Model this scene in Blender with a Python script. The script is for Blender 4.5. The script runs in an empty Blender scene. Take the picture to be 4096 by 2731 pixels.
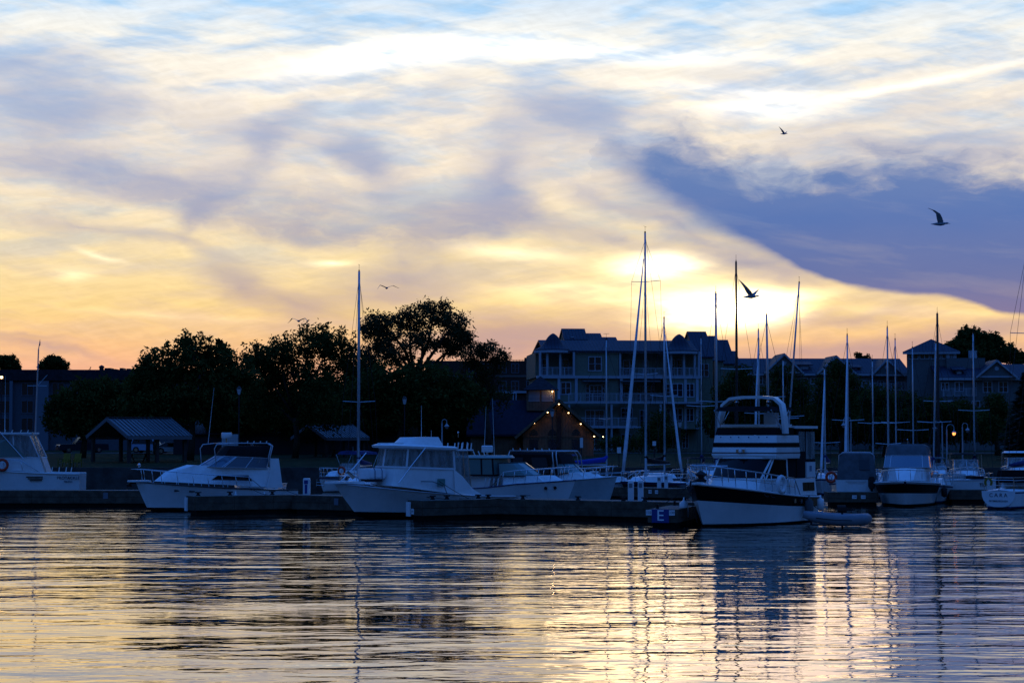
import bpy, bmesh, math, random
from math import radians, sin, cos, pi, atan2, sqrt, tan, asin, degrees
from mathutils import Vector, Matrix, noise
C = bpy.context; S = C.scene
COL = S.collection
rnd = random.Random(7)

# ------------------------------------------------------------------ camera
CAMZ = 3.8; FPX = 7964.0; PITCH = math.atan(386.5/FPX)
cd = bpy.data.cameras.new('camera'); cam = bpy.data.objects.new('camera', cd); COL.objects.link(cam)
cam.location = (0, 0, CAMZ); cam.rotation_euler = (pi/2 + PITCH, 0, 0)
cd.sensor_width = 36.0; cd.lens = FPX/4096*36; cd.clip_start = 0.5; cd.clip_end = 9000
S.camera = cam
S.view_settings.view_transform = 'Standard'; S.view_settings.look = 'None'
S.view_settings.exposure = 0; S.view_settings.gamma = 1; S.view_settings.use_curve_mapping = False
try:
    S.cycles.use_denoising = True; S.cycles.max_bounces = 6; S.cycles.diffuse_bounces = 2
    S.cycles.transparent_max_bounces = 12
except Exception: pass

def ray(u, v):
    x = (u-2048)/FPX; y = 1.0; z = -(v-1365.5)/FPX
    c, s = cos(PITCH), sin(PITCH)
    return Vector((x, y*c - z*s, y*s + z*c))
def at(u, v, Y):                      # the point that stands Y metres away in the direction of photo pixel u, v
    r = ray(u, v); return Vector((0, 0, CAMZ)) + r*(Y/r.y)
def on(u, v, z=0.0):                  # the point on the level z
    r = ray(u, v); return Vector((0, 0, CAMZ)) + r*((z-CAMZ)/r.z)
def azel(u, v):
    r = ray(u, v).normalized(); return degrees(atan2(r.x, r.y)), degrees(asin(r.z))
def lin(r, g, b):
    f = lambda c: (c/255/12.92) if c/255 <= 0.04045 else ((c/255+0.055)/1.055)**2.4
    return (f(r), f(g), f(b), 1.0)

# ------------------------------------------------------------------ node helper
class G:
    def __init__(s, nt): s.nt = nt; nt.nodes.clear()
    def n(s, t, **kw):
        nd = s.nt.nodes.new(t)
        for k, v in kw.items(): setattr(nd, k, v)
        return nd
    def put(s, sock, v):
        if isinstance(v, bpy.types.NodeSocket): s.nt.links.new(v, sock)
        else: sock.default_value = v
    def m(s, op, a, b=None, c=None, clamp=False):
        nd = s.n('ShaderNodeMath', operation=op, use_clamp=clamp); s.put(nd.inputs[0], a)
        if b is not None: s.put(nd.inputs[1], b)
        if c is not None: s.put(nd.inputs[2], c)
        return nd.outputs[0]
    def vm(s, op, a, b=None):
        nd = s.n('ShaderNodeVectorMath', operation=op); s.put(nd.inputs[0], a)
        if b is not None:
            if op == 'SCALE': s.put(nd.inputs['Scale'], b)
            else: s.put(nd.inputs[1], b)
        return nd.outputs['Value'] if op in ('LENGTH', 'DOT_PRODUCT') else nd.outputs[0]
    def xyz(s, a, b, c=0.0):
        nd = s.n('ShaderNodeCombineXYZ')
        for i, v in enumerate((a, b, c)): s.put(nd.inputs[i], v)
        return nd.outputs[0]
    def sep(s, v):
        nd = s.n('ShaderNodeSeparateXYZ'); s.put(nd.inputs[0], v); return nd.outputs
    def noise(s, v, scale=1.0, detail=4.0, rough=0.5, dist=0.0, col=False, lac=2.0):
        nd = s.n('ShaderNodeTexNoise'); s.put(nd.inputs['Vector'], v); nd.inputs['Scale'].default_value = scale
        nd.inputs['Detail'].default_value = detail; nd.inputs['Roughness'].default_value = rough
        nd.inputs['Distortion'].default_value = dist; nd.inputs['Lacunarity'].default_value = lac
        return nd.outputs['Color' if col else 'Fac']
    def mr(s, v, a, b, c=0.0, d=1.0, smooth=True):
        nd = s.n('ShaderNodeMapRange', interpolation_type='SMOOTHSTEP' if smooth else 'LINEAR')
        s.put(nd.inputs[0], v)
        for i, x in enumerate((a, b, c, d)): s.put(nd.inputs[i+1], x)
        return nd.outputs[0]
    def mix(s, f, a, b, mode='MIX'):
        nd = s.n('ShaderNodeMix', data_type='RGBA', blend_type=mode); s.put(nd.inputs[0], f)
        s.put(nd.inputs[6], a); s.put(nd.inputs[7], b); return nd.outputs[2]
    def ramp(s, f, pts, interp='LINEAR'):
        nd = s.n('ShaderNodeValToRGB'); cr = nd.color_ramp; cr.interpolation = interp
        while len(cr.elements) < len(pts): cr.elements.new(0.5)
        for e, (p, c) in zip(cr.elements, pts): e.position = p; e.color = c
        s.put(nd.inputs[0], f); return nd.outputs[0]
    def mapping(s, v, loc=(0,0,0), rot=(0,0,0), sc=(1,1,1), typ='TEXTURE'):
        nd = s.n('ShaderNodeMapping', vector_type=typ); s.put(nd.inputs[0], v)
        nd.inputs[1].default_value = loc; nd.inputs[2].default_value = rot; nd.inputs[3].default_value = sc
        return nd.outputs[0]

# ------------------------------------------------------------------ sky
SUNU, SUNV = 2860, 1215
saz, sel = azel(SUNU, SUNV)
wd = bpy.data.worlds.new('World'); S.world = wd; wd.use_nodes = True
g = G(wd.node_tree)
tc = g.n('ShaderNodeTexCoord').outputs['Generated']
dx, dy, dz = g.sep(g.vm('NORMALIZE', tc))
az = g.m('DEGREES', g.m('ARCTAN2', dx, dy)); el = g.m('DEGREES', g.m('ARCSINE', dz))
P0 = g.xyz(az, g.m('ABSOLUTE', el), 0.0)
w1 = g.vm('SUBTRACT', g.noise(g.mapping(P0, sc=(5.5, 2.4, 1)), 1.0, 3, 0.5, col=True), (0.5, 0.5, 0.5))
w2 = g.vm('SUBTRACT', g.noise(g.mapping(P0, sc=(1.7, 0.8, 1)), 1.0, 5, 0.6, col=True), (0.5, 0.5, 0.5))
PW = g.vm('ADD', g.vm('ADD', P0, g.vm('MULTIPLY', w1, (2.6, 1.1, 0))), g.vm('MULTIPLY', w2, (1.1, 0.55, 0)))
PL = g.vm('ADD', g.vm('ADD', P0, g.vm('MULTIPLY', w1, (0.9, 0.45, 0))), g.vm('MULTIPLY', w2, (0.5, 0.22, 0)))
ele = g.sep(PL)[1]
def tab(e, rows):                      # colour by elevation in degrees, 0..40 mapped to 0..1
    return g.ramp(g.m('DIVIDE', e, 40.0), [(a/40.0, lin(*c)) for a, c in rows])
clear = tab(ele, [(0, (196,150,150)), (1.6, (230,168,150)), (2.6, (244,196,148)), (4.0, (242,210,164)), (6.0, (222,216,198)), (8.0, (214,218,222)),
                  (10.5, (196,214,236)), (12.3, (168,212,250)), (15, (120,176,232)), (20, (76,124,200)), (28, (44,84,160)), (40, (28,62,132))])
lit = tab(ele, [(0, (222,158,140)), (1.8, (252,182,146)), (2.7, (255,200,140)), (3.6, (255,217,146)), (5.2, (255,228,174)), (7.5, (252,234,208)),
                (9.5, (254,240,220)), (11.3, (255,250,238)), (12.6, (214,232,250)), (16, (150,184,226)), (24, (70,106,176)), (32, (40,76,150)), (40, (28,62,132))])
# thin lit cirrus, combed across the sky
cir = g.noise(g.mapping(PL, rot=(0, 0, radians(7)), sc=(5.2, 0.85, 1)), 1.0, 5, 0.5)
cir2 = g.noise(g.mapping(PL, loc=(31, 7, 0), rot=(0, 0, radians(-9)), sc=(3.0, 0.42, 1)), 1.0, 4, 0.55)
cm = g.m('ADD', g.m('MULTIPLY', cir, 0.65), g.m('MULTIPLY', cir2, 0.35))
col = g.mix(g.mr(cm, 0.36, 0.575), clear, lit)
fine = g.noise(g.mapping(PL, loc=(4, 17, 0), rot=(0, 0, radians(10)), sc=(1.5, 0.17, 1)), 1.0, 5, 0.62)
fine2 = g.noise(g.mapping(PW, loc=(9, 3, 0), rot=(0, 0, radians(-14)), sc=(0.8, 0.22, 1)), 1.0, 5, 0.6)
wisp = g.m('ADD', g.mr(fine, .3, .7, -.045, .045), g.mr(fine2, .3, .7, -.035, .035))
col = g.vm('SCALE', col, g.m('ADD', 1.0, wisp))
def blobs(rows, P):
    acc = None
    for (u, v, ru, rv, rot, st) in rows:
        a, e = azel(u, v); k = 139.0
        nd = g.n('ShaderNodeTexGradient', gradient_type='QUADRATIC_SPHERE'); g.put(nd.inputs[0], P)
        tm = nd.texture_mapping; tm.vector_type = 'TEXTURE'
        tm.translation = (a, e, 0); tm.rotation = (0, 0, radians(-rot)); tm.scale = (2.1*ru/k, 2.1*rv/k, 1)
        acc = g.m('MULTIPLY', nd.outputs[1], st*1.55) if acc is None else g.m('MULTIPLY_ADD', nd.outputs[1], st*1.55, acc)
    return acc
#       u     v    ru   rv  rot(clockwise, degrees)  strength
dark_rows = [
 (1130, 480, 130, 55, -22, .55), (1075, 600, 60, 100, 22, .40), (1010, 700, 60, 60, 60, .22),
 (1450, 640, 150, 62, 48, .62), (1360, 590, 140, 45, 20, .35), (850, 790, 120, 75, -35, .55), (760, 890, 70, 28, -45, .35),
 (2230, 470, 190, 85, 4, .72), (2380, 480, 120, 60, 15, .40), (2080, 560, 150, 50, 25, .25),
 (1960, 760, 150, 120, -30, .62), (2100, 850, 220, 60, 22, .55), (1860, 870, 260, 70, 2, .55), (2010, 690, 60, 90, 10, .35),
 (120, 380, 330, 130, 5, .62), (330, 460, 260, 70, -12, .30), (60, 240, 260, 60, -3, .35),
 (150, 640, 480, 60, 6, .32), (650, 700, 420, 60, 8, .34), (1050, 560, 260, 80, 0, .22),
 (960, 1150, 70, 70, -45, .42), (880, 1080, 110, 50, 10, .26), (1150, 1230, 240, 45, 14, .40), (1130, 1290, 80, 55, 0, .3),
 (1600, 1120, 260, 55, -6, .34), (1480, 1190, 330, 45, -3, .34), (1570, 1060, 120, 60, -40, .25),
 (2030, 1340, 330, 70, -3, .80), (2300, 1330, 200, 45, 0, .42), (2080, 1400, 420, 50, 0, .55), (1800, 1260, 200, 30, 5, .25),
 (2980, 1030, 260, 48, 12, .62), (3120, 1085, 160, 40, 5, .45), (2450, 950, 170, 30, 12, .40), (2560, 640, 260, 60, 12, .35),
 (2450, 800, 240, 50, 24, .30), (2700, 900, 300, 28, 24, .28),
 (3120, 1310, 260, 22, -17, .46), (3420, 1270, 260, 26, -12, .42), (3700, 1370, 330, 40, -6, .52), (3450, 1390, 420, 40, -6, .45),
 (3950, 1330, 220, 34, -8, .36), (3250, 1420, 300, 28, -4, .36), (3980, 1440, 300, 40, 0, .45),
 (3600, 560, 420, 50, -4, .30), (3950, 600, 260, 60, 0, .36), (3400, 480, 280, 30, -6, .16),
 (130, 1390, 260, 16, 9, .46), (60, 1350, 220, 12, 6, .24), (330, 900, 360, 22, 10, .30), (700, 960, 260, 24, 15, .22),
]
darkm = blobs(dark_rows, PW)
def curve(x, pts, lo, hi):             # elevation of a cloud edge as a function of azimuth
    nd = g.n('ShaderNodeFloatCurve'); c = nd.mapping.curves[0]
    xs = [((azel(u, v)[0])+40)/80 for u, v in pts]; ys = [(azel(u, v)[1]-lo)/(hi-lo) for u, v in pts]
    while len(c.points) < len(pts): c.points.new(0.5, 0.5)
    for p, a, b in zip(c.points, xs, ys): p.location = (min(max(a, 0), 1), min(max(b, 0), 1))
    nd.mapping.use_clip = False; nd.mapping.update()
    g.put(nd.inputs['Value'], g.m('DIVIDE', g.m('ADD', x, 40.0), 80.0))
    return g.m('ADD', g.m('MULTIPLY', nd.outputs[0], hi-lo), lo)
sx, sy, _ = g.sep(PL)
bx, by, _ = g.sep(PW)
# the long low cloud bank on the right
lo_e = curve(sx, [(2250, 640), (2400, 710), (2560, 800), (2800, 920), (3000, 985), (3130, 1040), (3240, 1092), (3387, 1130), (3600, 1165), (3880, 1208), (3994, 1250), (4096, 1268), (4700, 1330), (5600, 1350)], -2, 14)
hi_e = curve(bx, [(2350, 640), (2450, 560), (2750, 560), (3000, 600), (3208, 650), (3450, 620), (3655, 600), (3900, 650), (4096, 660), (4700, 560), (5600, 600)], -2, 14)
soft = g.mr(sx, azel(2500, 800)[0], azel(3300, 1100)[0], 1.7, 0.22)
b_lo = g.m('ADD', g.m('DIVIDE', g.m('SUBTRACT', sy, lo_e), soft), 0.35)
bank = g.m('MULTIPLY', g.mr(b_lo, 0.0, 1.0), g.mr(g.m('ADD', g.m('SUBTRACT', hi_e, by), g.m('MULTIPLY', g.m('SUBTRACT', g.noise(g.mapping(PW, loc=(2, 6, 0), sc=(1.8, .8, 1)), 1.0, 5, .6), .5), 2.6)), -0.7, 1.1))
bank = g.m('MULTIPLY', bank, g.mr(bx, azel(2180, 700)[0], azel(2620, 700)[0]))
bank = g.m('MULTIPLY', bank, g.mr(g.noise(g.mapping(PL, loc=(3, 9, 0), rot=(0,0,radians(-8)), sc=(5, .7, 1)), 1.0, 5, .55), .3, .6, .88, 1.0))
# the thin bank that sags across the middle left
mid_e = curve(sx, [(-900, 560), (-100, 660), (300, 700), (650, 800), (900, 880), (1200, 925), (1550, 975), (1750, 990), (1950, 930), (2200, 880), (2500, 860)], -2, 14)
mdist = g.m('SUBTRACT', by, mid_e)
midb = g.m('MULTIPLY', g.mr(mdist, -0.55, 0.15), g.mr(mdist, 2.1, -0.2))
midb = g.m('MULTIPLY', midb, g.mr(sx, azel(2250, 0)[0], azel(1950, 0)[0], 0.0, 0.68))
midb = g.m('MULTIPLY', midb, g.mr(sx, azel(-400, 0)[0], azel(1000, 0)[0], 0.35, 1.0))
dtex = g.noise(g.mapping(PW, loc=(5, 2, 0), rot=(0, 0, radians(-6)), sc=(2.6, 0.8, 1)), 1.0, 6, 0.6)
mott = g.noise(g.mapping(PW, loc=(14, 5, 0), rot=(0, 0, radians(-12)), sc=(2.0, 1.1, 1)), 1.0, 5, .55)
veil = g.m('MULTIPLY', g.mr(mott, .42, .66, 0, .18), g.m('MULTIPLY', g.mr(el, 4.4, 6.2), g.mr(el, 11.8, 9.6)))
midb = g.m('MULTIPLY', midb, g.mr(g.noise(g.mapping(PW, loc=(1, 8, 0), sc=(1.3, .7, 1)), 1.0, 5, .6), .3, .6, .35, 1.0))
dm = g.m('MULTIPLY', g.m('MULTIPLY', g.m('ADD', g.m('ADD', darkm, midb), veil), g.m('ADD', 1.0, g.m('MULTIPLY', wisp, 3.0))), g.mr(dtex, 0.25, 0.65, 0.6, 1.15))
dm = g.m('MULTIPLY', g.m('SUBTRACT', 1.0, g.m('EXPONENT', g.m('MULTIPLY', dm, -1.75))), 0.86)
slate = tab(el, [(0, (180,140,150)), (2, (186,150,156)), (3.2, (190,158,158)), (5, (150,146,174)), (7, (148,158,194)), (10, (154,170,206)), (13, (130,160,212)), (20, (60,90,160)), (40, (26,56,124))])
slate2 = tab(el, [(0, (130,110,140)), (3.6, (126,118,160)), (4.6, (100,114,168)), (6.2, (82,114,178)), (8.2, (104,132,184)), (10, (140,158,200)), (20, (60,90,160)), (40, (26,56,124))])
col = g.mix(dm, col, slate)
col = g.mix(g.m('MINIMUM', g.m('MULTIPLY', bank, 1.0), 0.96), col, slate2)
bright_rows = [
 (2620, 1072, 150, 46, 0, 1.5), (2680, 1050, 90, 30, 10, .8), (2880, 1240, 230, 66, -2, 3.2), (2930, 1225, 120, 40, 0, 2.2), (3100, 1200, 220, 24, -7, .7), (2800, 1180, 420, 130, 6, .22),
 (1720, 215, 420, 50, -4, .42), (2500, 215, 520, 34, 2, .40), (1350, 260, 380, 50, -12, .26), (3080, 430, 260, 40, 0, .60),
 (3000, 360, 420, 30, 4, .28), (2050, 1020, 200, 26, 4, .35), (1320, 1052, 90, 12, 3, .45), (310, 1095, 70, 26, 0, .35), (400, 1020, 90, 10, 18, .35),
 (2250, 1150, 300, 22, 0, .28), (700, 1270, 300, 14, 3, .22), (3700, 1245, 260, 20, 4, .22), (2480, 1190, 420, 30, 0, .30), (3650, 330, 420, 16, -10, .25),
]
bm_ = blobs(bright_rows, PL)
btex = g.mr(cm, 0.36, 0.60, 0.25, 1.35)
bm_ = g.m('MULTIPLY', g.m('MULTIPLY', bm_, btex), g.m('SUBTRACT', 1.0, bank))
glow = g.mix(g.mr(el, 4.0, 8.0), lin(255, 234, 186), lin(255, 246, 226))
col = g.mix(1.0, col, g.vm('SCALE', glow, bm_), mode='ADD')
# the rest of the dome: a clear dusk sky
nish = g.n('ShaderNodeTexSky', sky_type='NISHITA', sun_disc=False)
nish.sun_elevation = radians(sel); nish.sun_rotation = radians(saz); nish.altitude = 80; nish.air_density = 1.0; nish.dust_density = 0.6; nish.ozone_density = 3.0
high = g.vm('SCALE', g.vm('MULTIPLY', nish.outputs[0], (0.15*.38, 0.15*.84, 0.15*1.75)), 4.3)
low = g.vm('SCALE', g.vm('MULTIPLY', nish.outputs[0], (0.15*.55, 0.15*.82, 0.15*1.15)), 0.18)
low = g.mix(0.85, low, (0.020, 0.031, 0.044, 1))
dome = g.mix(g.mr(el, 8, 72), low, high)
front = g.m('MULTIPLY', g.mr(g.m('ABSOLUTE', az), 42, 15.5), g.mr(el, 34, 17))
col = g.mix(front, dome, col)
bg = g.n('ShaderNodeBackground'); g.put(bg.inputs[0], col); bg.inputs[1].default_value = 1.0
out = g.n('ShaderNodeOutputWorld'); g.nt.links.new(bg.outputs[0], out.inputs[0])
wd.cycles.sampling_method = 'MANUAL'; wd.cycles.sample_map_resolution = 1024

# the sun, veiled by cloud low over the town
sl = bpy.data.lights.new('sun', 'SUN'); so = bpy.data.objects.new('sun', sl); COL.objects.link(so)
sl.energy = 0.03; sl.angle = radians(10); sl.color = (1.0, 0.72, 0.42)
sd = Vector((sin(radians(saz))*cos(radians(sel)), cos(radians(saz))*cos(radians(sel)), sin(radians(sel))))
so.rotation_euler = sd.to_track_quat('Z', 'Y').to_euler()

# ------------------------------------------------------------------ mesh helpers
class MB:
    """collects faces; build() links them as one mesh object"""
    def __init__(s): s.v = []; s.f = []; s.mi = []; s.cur = 0
    def add(s, vs, fs):
        k = len(s.v); s.v += [Vector(p) for p in vs]; s.f += [tuple(i+k for i in f) for f in fs]; s.mi += [s.cur]*len(fs); return s
    def box(s, x0, x1, y0, y1, z0, z1):
        vs = [(x, y, z) for z in (z0, z1) for y in (y0, y1) for x in (x0, x1)]
        return s.add(vs, [(0,2,3,1), (4,5,7,6), (0,1,5,4), (2,6,7,3), (0,4,6,2), (1,3,7,5)])
    def beam(s, a, b, w, h=None, up=(0,0,1)):
        a = Vector(a); b = Vector(b); h = w if h is None else h; d = (b-a).normalized()
        sx = d.cross(Vector(up)); sx = sx.normalized() if sx.length > 1e-4 else Vector((1,0,0)); sz = sx.cross(d)
        vs = [p + sx*(w/2*i) + sz*(h/2*j) for p in (a, b) for i, j in ((-1,-1), (1,-1), (1,1), (-1,1))]
        return s.add(vs, [(3,2,1,0), (4,5,6,7), (0,1,5,4), (1,2,6,5), (2,3,7,6), (3,0,4,7)])
    def tube(s, pts, r, n=6, closed=False, cap=True):
        pts = [Vector(p) for p in pts]; m = len(pts); k = len(s.v); rs = r if isinstance(r, (list, tuple)) else [r]*m
        prev = None
        for i, p in enumerate(pts):
            if closed: d = pts[(i+1) % m]-pts[i-1]
            else: d = pts[min(i+1, m-1)]-pts[max(i-1, 0)]
            d = d.normalized() if d.length > 1e-9 else Vector((0, 0, 1))
            if prev is None:
                a = d.cross(Vector((0, 0, 1)))
                if a.length < 0.05: a = d.cross(Vector((1, 0, 0)))
            else: a = prev - d*prev.dot(d)
            a = a.normalized(); prev = a; b = d.cross(a)
            for q in range(n):
                t = 2*pi*q/n; s.v.append(p + a*(rs[i]*cos(t)) + b*(rs[i]*sin(t)))
        for i in range(m if closed else m-1):
            j = (i+1) % m
            for q in range(n):
                w = (q+1) % n; s.f.append((k+i*n+q, k+i*n+w, k+j*n+w, k+j*n+q)); s.mi.append(s.cur)
        if cap and not closed:
            s.f.append(tuple(k+q for q in reversed(range(n)))); s.f.append(tuple(k+(m-1)*n+q for q in range(n))); s.mi += [s.cur]*2
        return s
    def lathe(s, prof, c=(0,0,0), n=12):
        c = Vector(c); k = len(s.v); m = len(prof)
        for (r, z) in prof:
            for q in range(n): t = 2*pi*q/n; s.v.append(c+Vector((r*cos(t), r*sin(t), z)))
        for i in range(m-1):
            for q in range(n):
                w = (q+1) % n; s.f.append((k+i*n+q, k+i*n+w, k+(i+1)*n+w, k+(i+1)*n+q)); s.mi.append(s.cur)
        s.f.append(tuple(k+q for q in reversed(range(n)))); s.f.append(tuple(k+(m-1)*n+q for q in range(n))); s.mi += [s.cur]*2
        return s
    def ball(s, c, rx, ry=None, rz=None, n=10, m=6):
        ry = rx if ry is None else ry; rz = rx if rz is None else rz; k = len(s.v); c = Vector(c)
        for i in range(m+1):
            a = -pi/2 + pi*i/m
            for q in range(n): t = 2*pi*q/n; s.v.append(c+Vector((rx*cos(a)*cos(t), ry*cos(a)*sin(t), rz*sin(a))))
        for i in range(m):
            for q in range(n):
                w = (q+1) % n; s.f.append((k+i*n+q, k+i*n+w, k+(i+1)*n+w, k+(i+1)*n+q)); s.mi.append(s.cur)
        return s
    def rings(s, rr, closed=True, cap0=True, cap1=True):
        """skin a list of equally long point rings"""
        n = len(rr[0]); k = len(s.v)
        for r in rr: s.v += [Vector(p) for p in r]
        for i in range(len(rr)-1):
            for q in range(n if closed else n-1):
                w = (q+1) % n; s.f.append((k+i*n+q, k+i*n+w, k+(i+1)*n+w, k+(i+1)*n+q)); s.mi.append(s.cur)
        if cap0: s.f.append(tuple(k+q for q in reversed(range(n)))); s.mi.append(s.cur)
        if cap1: s.f.append(tuple(k+(len(rr)-1)*n+q for q in range(n))); s.mi.append(s.cur)
        return s
    def prism(s, poly, off):
        """a flat polygon given thickness by the vector off"""
        off = Vector(off); n = len(poly)
        return s.add([Vector(p) for p in poly]+[Vector(p)+off for p in poly],
                     [tuple(reversed(range(n))), tuple(range(n, 2*n))]+[(i, (i+1) % n, (i+1) % n+n, i+n) for i in range(n)])
    def build(s, name, mats, parent=None, smooth=False, loc=None):
        me = bpy.data.meshes.new(name); me.from_pydata([tuple(p) for p in s.v], [], s.f); me.validate()
        mats = mats if isinstance(mats, (list, tuple)) else [mats]
        for m in mats: me.materials.append(m)
        if len(mats) > 1 and len(me.polygons) == len(s.mi): me.polygons.foreach_set('material_index', s.mi)
        bm = bmesh.new(); bm.from_mesh(me); bmesh.ops.recalc_face_normals(bm, faces=bm.faces); bm.to_mesh(me); bm.free()
        if smooth is not False:
            me.polygons.foreach_set('use_smooth', [True]*len(me.polygons))
            if smooth is not True: me.set_sharp_from_angle(angle=radians(smooth))
        me.update()
        o = bpy.data.objects.new(name, me); COL.objects.link(o)
        if parent is not None: o.parent = parent
        if loc is not None: o.location = loc
        return o
def tag(o, label=None, cat=None, group=None, kind=None):
    if label: o['label'] = label
    if cat: o['category'] = cat
    if group: o['group'] = group
    if kind: o['kind'] = kind
    return o
def empty(name, loc, rz=0.0, label=None, cat=None, group=None, sc=None):
    o = bpy.data.objects.new(name, None); COL.objects.link(o); o.location = loc; o.rotation_euler = (0, 0, rz); o.empty_display_size = 0.3
    if sc: o.scale = (sc,)*3
    return tag(o, label, cat, group)
def copy_tree(o, parent=None):
    c = o.copy(); COL.objects.link(c); c.parent = parent
    for ch in [x for x in bpy.data.objects if x.parent == o]: copy_tree(ch, c)
    return c
FONT_M = {}
def text_mesh(body, size, mat, parent, M, name='lettering', ext=0.006, align='CENTER', spacing=1.0, shear=0.0):
    cu = bpy.data.curves.new('t', 'FONT'); cu.body = body; cu.size = size; cu.align_x = align; cu.align_y = 'CENTER'; cu.extrude = ext
    cu.space_character = spacing; cu.shear = shear; cu.resolution_u = 3
    ob = bpy.data.objects.new('t', cu); COL.objects.link(ob); dg = bpy.context.evaluated_depsgraph_get(); dg.update()
    me = bpy.data.meshes.new_from_object(ob.evaluated_get(dg)); me.name = name
    bpy.data.objects.remove(ob); bpy.data.curves.remove(cu)
    me.transform(M); me.materials.clear(); me.materials.append(mat)
    o = bpy.data.objects.new(name, me); COL.objects.link(o); o.parent = parent
    return o
def face_matrix(pos, right, up):
    r = Vector(right).normalized(); u = Vector(up); u = (u - r*u.dot(r)).normalized(); n = r.cross(u)
    return Matrix.Translation(Vector(pos)) @ Matrix((r, u, n)).transposed().to_4x4()

# ------------------------------------------------------------------ materials
MATS = {}
def mat(name, c, rough=0.6, metal=0.0, var=0.0, vs=3.0, bump=0.0, bs=20.0, spec=0.18, stripe=None, coat=0.0, dirt=None, emit=None):
    """procedural surface: colour c with noise variation, optional bump, stripes along an axis and weathering"""
    if name in MATS: return MATS[name]
    m = bpy.data.materials.new(name); m.use_nodes = True; q = G(m.node_tree)
    bs_ = q.n('ShaderNodeBsdfPrincipled'); o = q.n('ShaderNodeOutputMaterial'); q.nt.links.new(bs_.outputs[0], o.inputs[0])
    c4 = (c[0], c[1], c[2], 1.0); tc_ = q.n('ShaderNodeTexCoord').outputs['Object']; colr = c4
    if var > 0:
        nz = q.noise(tc_, vs, 5, 0.6)
        lo = tuple(x*(1-var) for x in c4[:3])+(1,); hi = tuple(min(1, x*(1+var)) for x in c4[:3])+(1,)
        colr = q.mix(q.mr(nz, 0.3, 0.7), lo, hi)
    if dirt:
        dcol, amt, ds = dirt
        nz = q.noise(q.mapping(tc_, sc=(1, 1, 3.2)), ds, 6, 0.65)
        colr = q.mix(q.mr(nz, 0.5, 0.72, 0.0, amt), colr, tuple(dcol)+(1,))
    hgt = None
    if stripe:
        axis, per, depth, dark = stripe
        x = q.sep(tc_)[axis]; fr = q.m('FRACT', q.m('DIVIDE', x, per)); tri = q.m('ABSOLUTE', q.m('SUBTRACT', fr, 0.5))
        line = q.mr(tri, 0.40, 0.49)
        colr = q.mix(q.m('MULTIPLY', line, dark), colr, tuple(k*0.25 for k in c[:3])+(1,)); hgt = q.m('MULTIPLY', line, -depth)
    if bump > 0 or hgt is not None:
        h = q.m('MULTIPLY', q.noise(tc_, bs, 4, 0.6), bump) if bump > 0 else None
        h = hgt if h is None else (h if hgt is None else q.m('ADD', h, hgt))
        bn = q.n('ShaderNodeBump'); q.put(bn.inputs['Height'], h); bn.inputs['Distance'].default_value = 1.0; bn.inputs['Strength'].default_value = 1.0
        q.nt.links.new(bn.outputs[0], bs_.inputs['Normal'])
    q.put(bs_.inputs['Base Color'], colr)
    bs_.inputs['Roughness'].default_value = rough; bs_.inputs['Metallic'].default_value = metal
    bs_.inputs['Specular IOR Level'].default_value = spec; bs_.inputs['Coat Weight'].default_value = coat; bs_.inputs['Coat Roughness'].default_value = 0.08
    if emit: bs_.inputs['Emission Color'].default_value = tuple(emit[:3])+(1,); bs_.inputs['Emission Strength'].default_value = emit[3]
    MATS[name] = m; return m
M_gel = mat('white_gelcoat', (0.78, 0.78, 0.76), 0.28, spec=.5, var=0.05, vs=1.5, coat=0.4, dirt=((0.42, 0.40, 0.34), 0.25, 1.3))
M_deck = mat('white_deck', (0.80, 0.81, 0.80), 0.5, var=0.06, vs=4)
M_black = mat('black_paint', (0.006, 0.006, 0.007), 0.4, spec=.06)
M_antifoul = mat('dark_bottom_paint', (0.02, 0.02, 0.025), 0.7, var=0.3)
M_navy = mat('navy_canvas', (0.02, 0.035, 0.12), 0.85, var=0.2, bump=0.01, bs=6)
M_canvas = mat('black_canvas', (0.009, 0.009, 0.010), 0.85, var=0.2, bump=0.01, bs=6)
M_grey_canvas = mat('grey_canvas', (0.10, 0.10, 0.105), 0.85, var=0.2, bump=0.01, bs=5)
M_steel = mat('stainless_tube', (0.62, 0.63, 0.65), 0.22, metal=1.0)
M_alu = mat('aluminium_mast', (0.50, 0.51, 0.53), 0.38, metal=0.55, var=0.08)
M_dkmast = mat('dark_mast', (0.05, 0.04, 0.035), 0.5)
M_sail = mat('sail_sleeve', (0.62, 0.63, 0.66), 0.8, var=0.1, bump=0.004, bs=30)
M_glass = mat('tinted_glass', (0.01, 0.012, 0.014), 0.10, spec=0.25)
M_trim = mat('dark_trim', (0.03, 0.03, 0.035), 0.5)
M_wood = mat('weathered_timber', (0.10, 0.070, 0.048), 0.85, var=0.35, vs=2.2, bump=0.02, bs=9, dirt=((0.05, 0.05, 0.04), 0.7, 1.1))
M_woodtop = mat('dock_planks', (0.17, 0.15, 0.13), 0.8, var=0.25, vs=3, bump=0.01, bs=12, stripe=(0, 0.15, 0.01, 0.8))
M_rubber = mat('black_rubber', (0.02, 0.02, 0.02), 0.7)
M_rope = mat('dark_rope', (0.05, 0.05, 0.05), 0.9)
M_white = mat('white_paint', (0.75, 0.75, 0.75), 0.45, var=0.04)
M_blue = mat('blue_sign_paint', (0.02, 0.05, 0.22), 0.5)
M_red = mat('red_orange_ring', (0.55, 0.06, 0.03), 0.5, var=0.1)
M_yellow = mat('yellow_plastic', (0.22, 0.16, 0.02), 0.5, var=0.1)
M_vinyl = bpy.data.materials.new('clear_vinyl'); M_vinyl.use_nodes = True
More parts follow.
